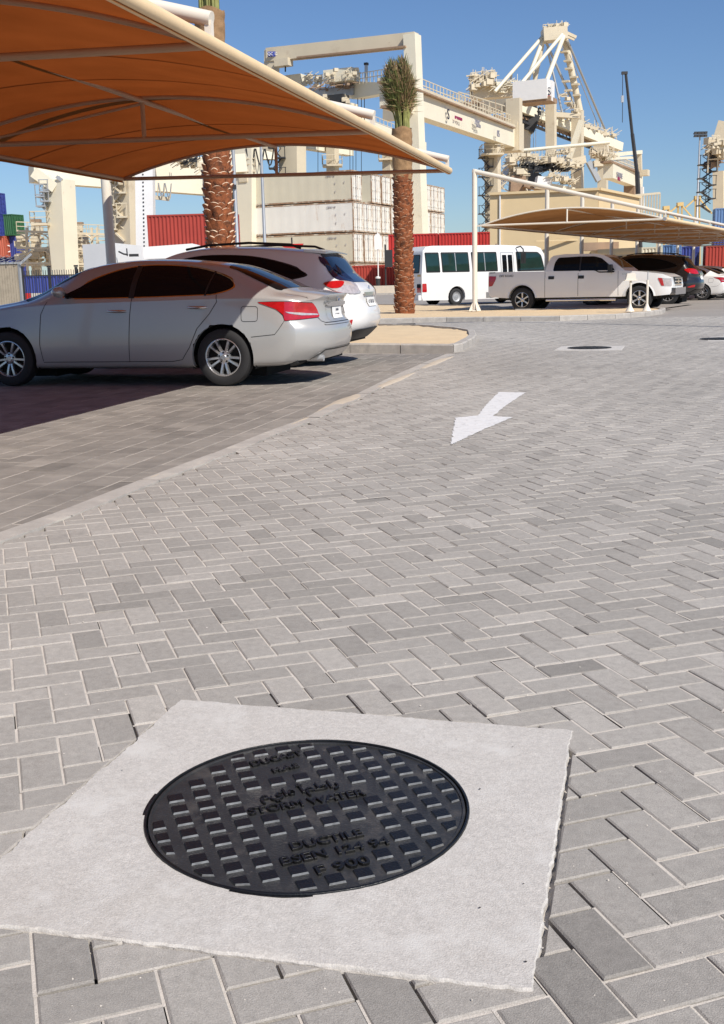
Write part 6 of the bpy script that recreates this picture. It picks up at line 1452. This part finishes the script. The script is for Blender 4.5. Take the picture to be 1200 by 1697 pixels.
letter('S', 2.2, gy(909.5, 152, D - 15.3), (1, -0.2, 0), UZ, M['ink'], ef, off=K.off, extrude=0.05); letter('o', 1.0, gy(910, 159.5, D - 15.3), (1, -0.2, 0), UZ, M['red_sign'], ef, off=K.off, extrude=0.06)
kb('portal_box', 782, 157, 862, 152, 5.0, 2.4, 'beige'); K.clutter('machinery', (780, 150, D - 3), (818, 142, D - 3), 60, 0.4, 1.5, 'beige', 32, 3.0); K.clutter('machinery', (820, 150, D - 3), (858, 148, D - 3), 30, 0.3, 1.4, 'cream', 33, 1.6)
for x in (780, 787, 807, 813): kb('machinery_post', x, 163, x, 130, 0.4, 0.4, 'beige')
K.rail((780, 134, D - 4), (820, 129, D - 4), 1.8, 1.6, 0.16); K.rail((820, 144, D - 4), (858, 144, D - 4), 1.8, 1.4, 0.12)
kb('boom', 858, 178, 1027, 244, 2.0, 1.9, 'cream', D - 4, D + 18); kb('boom', 858, 192, 1015, 250, 0.6, 0.5, 'rustred', D - 4, D + 18); kb('boom', 862, 200, 1012, 258, 0.5, 0.5, 'dark', D - 4, D + 18)
m_ = MB()
for k in range(26):
    u = k / 26; a = gy(862 + 150 * u, 190 + 60 * u - 2, D - 4 + 22 * u); c = gy(862 + 150 * (u + 0.5 / 26), 200 + 58 * (u + 0.5 / 26), D - 4 + 22 * u); m_.beam(a, c, 0.2, 0.2)
m_.build('boom_lattice', M['dark'], K.t, off=K.off)
K.clutter('boom_sheaves', (905, 187, D), (1020, 231, D + 17), 50, 0.3, 1.3, 'beige', 34, 1.2); K.rail((870, 172, D - 4), (1022, 234, D + 17), 2.0, 1.5, 0.11)
kb('operator_cabin', 858, 196, 888, 208, 4.2, 3.6, 'dark'); K.clutter('machinery', (862, 185, D), (902, 195, D), 24, 0.5, 1.6, 'dark', 35, 1.0)
kb('leg', 913, 170, 913.5, 262, 2.0, 1.7, 'beige', D - 6); kb('leg', 957, 183, 957, 400, 2.4, 2.2, 'beige', D + 6); kb('leg', 871, 210, 869, 265, 2.0, 1.8, 'beige', D); kb('cross_brace', 920, 190, 960, 193, 1.2, 1.0, 'beige', D)
kb('cross_brace', 964, 200, 943, 262, 1.1, 1.1, 'cream', D - 2); kb('cross_brace', 869, 214, 828, 312, 1.3, 1.1, 'steel', D); kb('cross_brace', 866, 226, 848, 256, 1.2, 1.2, 'cream', D); K.clutter('machinery', (930, 160, D), (960, 190, D), 18, 0.3, 1.0, 'beige', 37, 0.6)
for x in (884, 888): kb('rope', x, 215, x, 260, 0.10, 0.10, 'steel')
# --- yard crane trolley and portal low in front of it
K = Crane('gantry crane trolley and platforms with dark lower parts above the beige building', 900, 200)
D = 200
K.tube('tie', (860, 250, D), (1010, 236, D), 0.32, 'cream'); kb('portal_leg', 858, 262, 866, 248, 1.4, 1.2); kb('portal_leg', 1000, 266, 995, 236, 3.0, 1.6, 'beige')
kb('platform_beam', 862, 268, 904, 270, 2.2, 1.2); kb('platform_beam', 902, 269, 947, 265, 2.6, 1.7, 'steel'); K.clutter('platform_fitting', (905, 260, D), (944, 254, D), 40, 0.2, 0.8, 'beige', 41, 0.6); K.rail((905, 262, D - 2), (945, 257, D - 2), 1.0, 1.3, 0.1)
kb('platform_beam', 945, 270, 970, 264, 1.6, 1.6); K.clutter('trolley', (842, 268, D), (870, 300, D), 46, 0.3, 1.5, 'beige', 42, 1.0); K.clutter('trolley', (840, 262, D), (960, 278, D - 3), 90, 0.2, 1.1, 'beige', 43, 1.2); K.clutter('trolley', (858, 280, D), (958, 285, D), 60, 0.3, 1.3, 'dark', 44, 1.0)
kb('trolley_body', 861, 285, 886, 305, 4.0, 4.2, 'dark'); kb('spreader_box', 888, 302, 912, 306, 3.0, 1.9, 'white', D - 4); kb('spreader_box', 905, 310, 950, 318, 2.6, 1.2, 'cream', D - 4); K.clutter('spreader_fitting', (908, 295, D - 5), (955, 308, D - 5), 70, 0.2, 0.9, 'beige', 45, 1.0)
kb('portal_foot', 845, 305, 869, 306, 3.0, 2.6, 'rustred', D); kb('portal_foot', 866, 312, 876, 340, 1.2, 1.2, 'beige', D); kb('deck', 868, 306, 940, 324, 2.0, 0.8, 'rustred', D - 2)
K.stairs(838, 275, 320, D, 2.0, 4, 'beige'); kb('leg', 850, 262, 852, 420, 1.2, 1.2, 'beige', D + 2)
# --- yard crane on the right with hammer head
K = Crane('gantry crane with a short white girder and thick beige leg, beside the black jib', 1000, 150)
D = 150
kb('leg', 999, 268, 999, 440, 2.0, 1.7, 'beige'); kb('leg_head', 983, 272, 1012, 270, 2.4, 1.3, 'beige'); kb('haunch', 975, 268, 992, 300, 1.7, 1.0, 'steel'); kb('haunch', 1008, 272, 1000, 300, 1.2, 0.8, 'beige')
g3 = K.b('girder', (1008, 281, D), (1058, 300, D + 16), 1.3, 2.2, 'cream'); K.b('girder_rail', (1004, 268, D - 1), (1060, 289, D + 15), 1.5, 0.25, 'rustred'); K.rail((1004, 266, D - 1), (1062, 287, D + 15), 0.7, 1.1, 0.10)
K.clutter('walkway', (980, 262, D), (1018, 262, D), 34, 0.2, 0.8, 'beige', 51, 0.7); K.rail((978, 260, D - 1), (1018, 260, D - 1), 0.9, 1.1, 0.08)
gd = dirp((1008, 281, D), (1058, 300, D + 16)); nr = Vector((gd.y, -gd.x, 0)).normalized()
letter('S KONE', 0.95, on_plane(gy(1008, 281, D), gd, nr, 0.72, 1027, 291), gd, UZ, M['ink_grey'], g3, off=K.off, extrude=0.03); letter('RMG', 0.7, on_plane(gy(1008, 281, D), gd, nr, 0.72, 1026, 297), gd, UZ, M['purple'], g3, off=K.off, extrude=0.03)
K.b('tie_beam', (1000, 258, D), (1062, 252, D + 14), 0.5, 0.5, 'cream'); K.b('tie_beam', (1010, 263, D), (1050, 261, D + 12), 0.35, 0.35, 'cream'); K.b('end_leg', (1059, 252, D + 14), (1060, 288, D + 14), 0.7, 0.7, 'beige'); K.box('end_platform', (1062, 287, D + 12), (2.2, 1.5, 0.8), 'beige')
K.b('end_leg', (1049, 306, D + 14), (1052, 360, D + 14), 1.9, 1.4, 'beige'); K.box('end_gear', (1044, 316, D + 12), (1.5, 1.2, 1.6), 'rustred'); K.b('end_leg', (1063, 310, D + 13), (1064, 350, D + 13), 0.6, 0.6, 'white')
# --- crane cut by the right edge
K = Crane('beige gantry crane with dark stairs cut off by the right edge of the photo', 1192, 140)
D = 140
kb('head', 1208, 205, 1196, 245, 4.2, 3.6, 'beige'); kb('head', 1190, 244, 1230, 246, 3.0, 3.0, 'beige'); K.clutter('walkway', (1176, 246, D - 2), (1200, 262, D - 2), 46, 0.2, 1.0, 'beige', 61, 1.5); K.rail((1174, 248, D - 2), (1205, 248, D - 2), 0.9, 1.2, 0.1); K.rail((1173, 286, D - 2), (1205, 284, D - 2), 0.9, 3.0, 0.14); K.clutter('machinery', (1176, 272, D), (1190, 280, D), 20, 0.3, 1.0, 'rustred', 62, 1.2)
kb('leg', 1191, 284, 1192, 430, 2.3, 2.0, 'beige'); kb('leg', 1204, 284, 1205, 430, 1.6, 1.6, 'cream'); K.stairs(1169, 262, 352, D - 1, 1.2, 8, 'dark')
# --- telescopic jib of a mobile crane
t = thing('mobile_crane_jib', 'black telescopic crane jib standing nearly upright against the sky', 'mobile crane', at0(1062, 110)[:]); off = t.location
b = MB(); b.tube([gy(1062, 440, 110), gy(1056, 285, 110)], [0.25, 0.23], 8); b.build('jib_section', M['dark'], t, off=off)
b = MB(); b.tube([gy(1056, 288, 110), gy(1048, 222, 110)], [0.19, 0.18], 8); b.build('jib_section', M['dark'], t, off=off)
b = MB(); b.tube([gy(1048, 224, 110), gy(1037, 121, 110)], [0.15, 0.13], 8); b.build('jib_section', M['dark'], t, off=off)
b = MB(); b.box(gy(1035, 121, 110), (0.55, 0.3, 0.25)); b.build('jib_head', M['dark'], t, off=off)
b = MB(); b.tube([gy(1032, 122, 110), gy(1031.5, 203, 110)], 0.03, 6); b.build('hoist_rope', M['dark'], t, off=off); b = MB(); b.box(gy(1031.5, 164, 110), (0.22, 0.2, 0.6)); b.build('hook', M['steel'], t, off=off)
b = MB(); b.box(at0(1064, 110) + UZ * 1.3, (3.0, 6, 2.2)); b.build('carrier', M['yellow'], t, off=off)
# --- yellow cranes far away
for x, y, lab in ((1156, 328, 'farther yellow crane frame just left of the dark stairs'), (1127, 339, 'middle yellow crane frame beyond the right canopy'), (1104, 345, 'smallest yellow crane frame beyond the right canopy')):
    K = Crane(lab, x, 420, group='yellow cranes in the distance'); D = 420
    kb('head', x - 5, y, x + 5, y - 1, 1.0, 0.8, 'yellow'); kb('brace', x + 2, y, x + 24, y + 26, 0.32, 0.32, 'yellow'); kb('brace', x - 2, y, x - 20, y + 16, 0.35, 0.35, 'yellow'); kb('leg', x - 3, y, x - 4, y + 110, 0.42, 0.42, 'yellow'); kb('leg', x + 3, y, x + 4, y + 110, 0.32, 0.32, 'yellow')
# ================================================================ left background
t = thing('reefer_rack', 'cream steel rack gantry with three rails at the far left', 'steel rack', at0(100, 118)[:]); off = t.location
for row, dd in enumerate((118, 124)):
    for k, x in enumerate((44, 82, 118, 152, 176)):
        b = MB(); b.beam(gy(x + row * 9, 377, dd), at0(x + row * 9, dd), 0.22, 0.22, up=V(0, 1, 0)); b.build('post', M['beige'], t, off=off)
    for y0, y1 in ((383, 389), (411, 414), (436, 438)):
        b = MB(); b.beam(gy(28, y0, dd), gy(182, y1, dd), 0.3, 0.24); b.beam(gy(28, y0 + 4, dd), gy(182, y1 + 4, dd), 0.14, 0.10); b.railing(gy(28, y0 - 1, dd), gy(182, y1 - 1, dd), 0.9, 1.1, 0.05); b.build('rail_beam', M['beige'], t, off=off)
b = MB(); rg = random.Random(71)
for x in (44, 82, 118, 152):
    for y in (389, 415):
        for s_ in (-1, 1): b.tube([gy(x + s_ * (10 - j * 2.2), y + 0.5 + 0.42 * j * j, 117.6) for j in range(5)], 0.08, 6)
b.build('bracket', M['beige'], t, off=off)
b = MB()
for k in range(130):
    q = gy(rg.uniform(30, 140), rg.uniform(392, 442), 121); q.y += rg.uniform(-1.5, 1.5); b.box(q, (rg.uniform(0.1, 0.9), 0.5, rg.uniform(0.1, 0.7)))
tag(b.build('electrical_gear', M['beige'], t, off=off), kind=None)
for x, lab in ((60, 'left of the two cream lift towers behind the rack'), (130, 'right of the two cream lift towers behind the rack')):
    q = at0(x, 127); t = thing('lift_tower', lab, 'tower', q[:]); off = t.location; y_ = 365 if x == 60 else 370
    b = MB(); b.beam(gy(x, y_ + 6, 127), at0(x, 127), 0.85, 0.8, up=V(0, 1, 0)); b.build('shaft', M['beige'], t, off=off)
    b = MB(); b.box(gy(x, y_ + 1, 127), (1.0, 0.9, 0.35)); b.build('cap', M['rustred'], t, off=off); b = MB()
    for k in range(26): b.box(gy(x + rg.uniform(-6, 6), rg.uniform(y_ + 8, 440), 126 + rg.uniform(-0.5, 0.5)), (rg.uniform(.2, .8), .4, rg.uniform(.1, .6)))
    b.build('fitting', M['beige'], t, off=off)
# white site cabin / box truck
q = at0(190, 52); t = thing('box_truck', 'white box truck with an open mirror arm behind the canopy post', 'truck', q[:]); off = t.location
b = MB(); a0, a1 = at0(141, 52.5), at0(194, 51.5); a2 = at0(239, 54.5); z1 = gy(160, 404, 52).z
b.add([a0 + UZ * 0.6, a1 + UZ * 0.6, a2 + UZ * 0.6, a0 + V(0, 5, 0.6), a0 + UZ * z1, a1 + UZ * (z1), a2 + UZ * (z1 - .05), a0 + V(0, 5, z1)], [(0, 1, 5, 4), (1, 2, 6, 5), (2, 3, 7, 6), (3, 0, 4, 7), (4, 5, 6, 7)]); b.build('box_body', M['white'], t, off=off)
b = MB(); b.tube([gy(197, 417, 51.4), gy(205, 421, 51.2), gy(212, 422, 51.2)], 0.04, 6); b.tube([gy(210, 412, 51.4), gy(211, 424, 51.2)], 0.03, 6); b.box(gy(222, 423, 51.6), (0.42, 0.12, 0.12)); b.build('mirror_arm', M['dark'], t, off=off)
b = MB(); b.beam((a0 + a1) / 2 + V(0, 0.6, 0.5), a2 + V(-.5, 0.6, 0.5), 1.6, 0.9); b.build('chassis', M['well'], t, off=off)
for x_ in (160, 225):
    c_ = at0(x_, 52.2); make_wheel(t, Vector((c_.x - off.x, c_.y - off.y, 0.42)), 0.42, 0.26, 0.25, 'steel', -1, rim_m='steel')
q = at0(300, 50); t = thing('truck', 'white truck roof with a raised rear deflector between the column and the palm', 'truck', q[:]); off = t.location; z1 = gy(300, 404, 50).z
b = MB(); b.prism([(-1.6, z1 - 0.62), (1.15, z1 - 0.62), (1.25, z1 - 0.30), (0.6, z1), (-1.6, z1 - 0.10)], V(1, 0, 0), UZ, V(0, 1, 0), (q.x, 50, 0), 2.0); b.build('roof', M['white'], t, off=off)
b = MB(); b.prism([(-1.2, 0.8), (1.2, 0.8), (1.2, z1 - 0.64), (-1.2, z1 - 0.64)], V(1, 0, 0), UZ, V(0, 1, 0), (q.x, 50.1, 0), 1.8); b.build('body', M['white'], t, off=off)
b = MB(); b.box((q.x, 51, 0.6), (2.2, 1.5, 0.5)); b.build('chassis', M['well'], t, off=off)
for x_ in (-0.9, 0.9): make_wheel(t, Vector((x_, 0.05, 0.42)), 0.42, 0.26, 0.25, 'steel', -1, rim_m='steel')
# fences at the left
q = at0(20, 50); t = thing('panel_fence', 'weathered grey panel hoarding with an angled bracket at the left edge', 'fence', q[:]); off = t.location
b = MB(); zt = gy(10, 437, 50).z; a, c = at0(-60, 50), at0(34, 50)
for k in range(22):
    p0, p1 = a.lerp(c, k / 22), a.lerp(c, (k + 0.93) / 22); b.add([p0, p1, p1 + UZ * zt, p0 + UZ * zt, p0 + V(0, .06, 0), p1 + V(0, .06, 0), p1 + V(0, .06, zt), p0 + V(0, .06, zt)], [(0, 1, 2, 3), (1, 5, 6, 2), (3, 2, 6, 7), (4, 0, 3, 7)])
b.build('panel', M['wood'], t, off=off)
b = MB(); b.beam(c + UZ * (zt + 0.02), a + UZ * (zt + 0.02), 0.10, 0.08); b.beam(c - UZ * 0, c + UZ * (zt + 0.05), 0.10, 0.10); b.build('frame', M['steel'], t, off=off)
b = MB(); b.beam(gy(33, 438, 49.9), gy(52, 421, 49.9), 0.08, 0.10); b.build('angled_bracket', M['steel'], t, off=off)
b = MB()
for j in range(3):
    pts = [gy(-20 + 4 * k, 433 - j * 4 + 2.0 * math.sin(k * 1.9 + j), 49.9 + 0.15 * math.cos(k * 1.9)) for k in range(16)]; b.tube(pts, 0.012, 4)
b.build('barbed_wire', M['steel'], t, off=off)
q = at0(150, 54); t = thing('iron_fence', 'black iron picket fence behind the bonnet of the silver sedan', 'fence', q[:]); off = t.location
b = MB(); a, c = at0(38, 54), at0(262, 54); zt = gy(150, 446, 54).z
for z_ in (0.25, zt - 0.25): b.beam(a + UZ * z_, c + UZ * z_, 0.05, 0.06)
n = 58
for k in range(n + 1): p = a.lerp(c, k / n); b.beam(p, p + UZ * (zt - (0.0 if k % 3 else -0.02)), 0.025, 0.025, up=V(0, 1, 0))
b.build('picket', M['dark'], t, off=off)
for k in range(6): b = MB(); p = a.lerp(c, k / 5); b.beam(p, p + UZ * (zt + 0.12), 0.12, 0.12, up=V(0, 1, 0)); b.box(p + UZ * (zt + 0.17), (0.17, 0.17, 0.08)); b.build('post', M['dark'], t, off=off)
q = at0(65, 72); t = thing('concrete_wall', 'low pale concrete wall under the purple-blue container at the left', 'wall', q[:]); b = MB(); a, c = at0(-40, 72), at0(270, 72); b.beam(a + UZ * 0.45, c + UZ * 0.45, 0.3, 0.9); b.build('wall', M['barrier'], t, off=t.location)
q = at0(50, 58); t = thing('road_barrier', 'red and white plastic barrier standing before the low concrete wall', 'barrier', q[:]); off = t.location
b = MB(); b.box((q.x - 0.25, 58, 0.75), (0.35, 0.3, 0.42)); b.box((q.x + 0.3, 58, 0.62), (0.6, 0.25, 0.22)); b.build('red_section', M['red_sign'], t, off=off); b = MB(); b.box((q.x + 0.1, 58.1, 0.32), (1.6, 0.4, 0.5)); b.build('white_base', M['white'], t, off=off)
q = at0(640, 97); t = thing('concrete_barrier', 'pale concrete barrier at the foot of the dull red container', 'barrier', q[:]); b = MB(); b.box((q.x + 1, 97, 0.35), (11, 0.4, 0.75)); b.build('wall', M['barrier'], t, off=t.location)
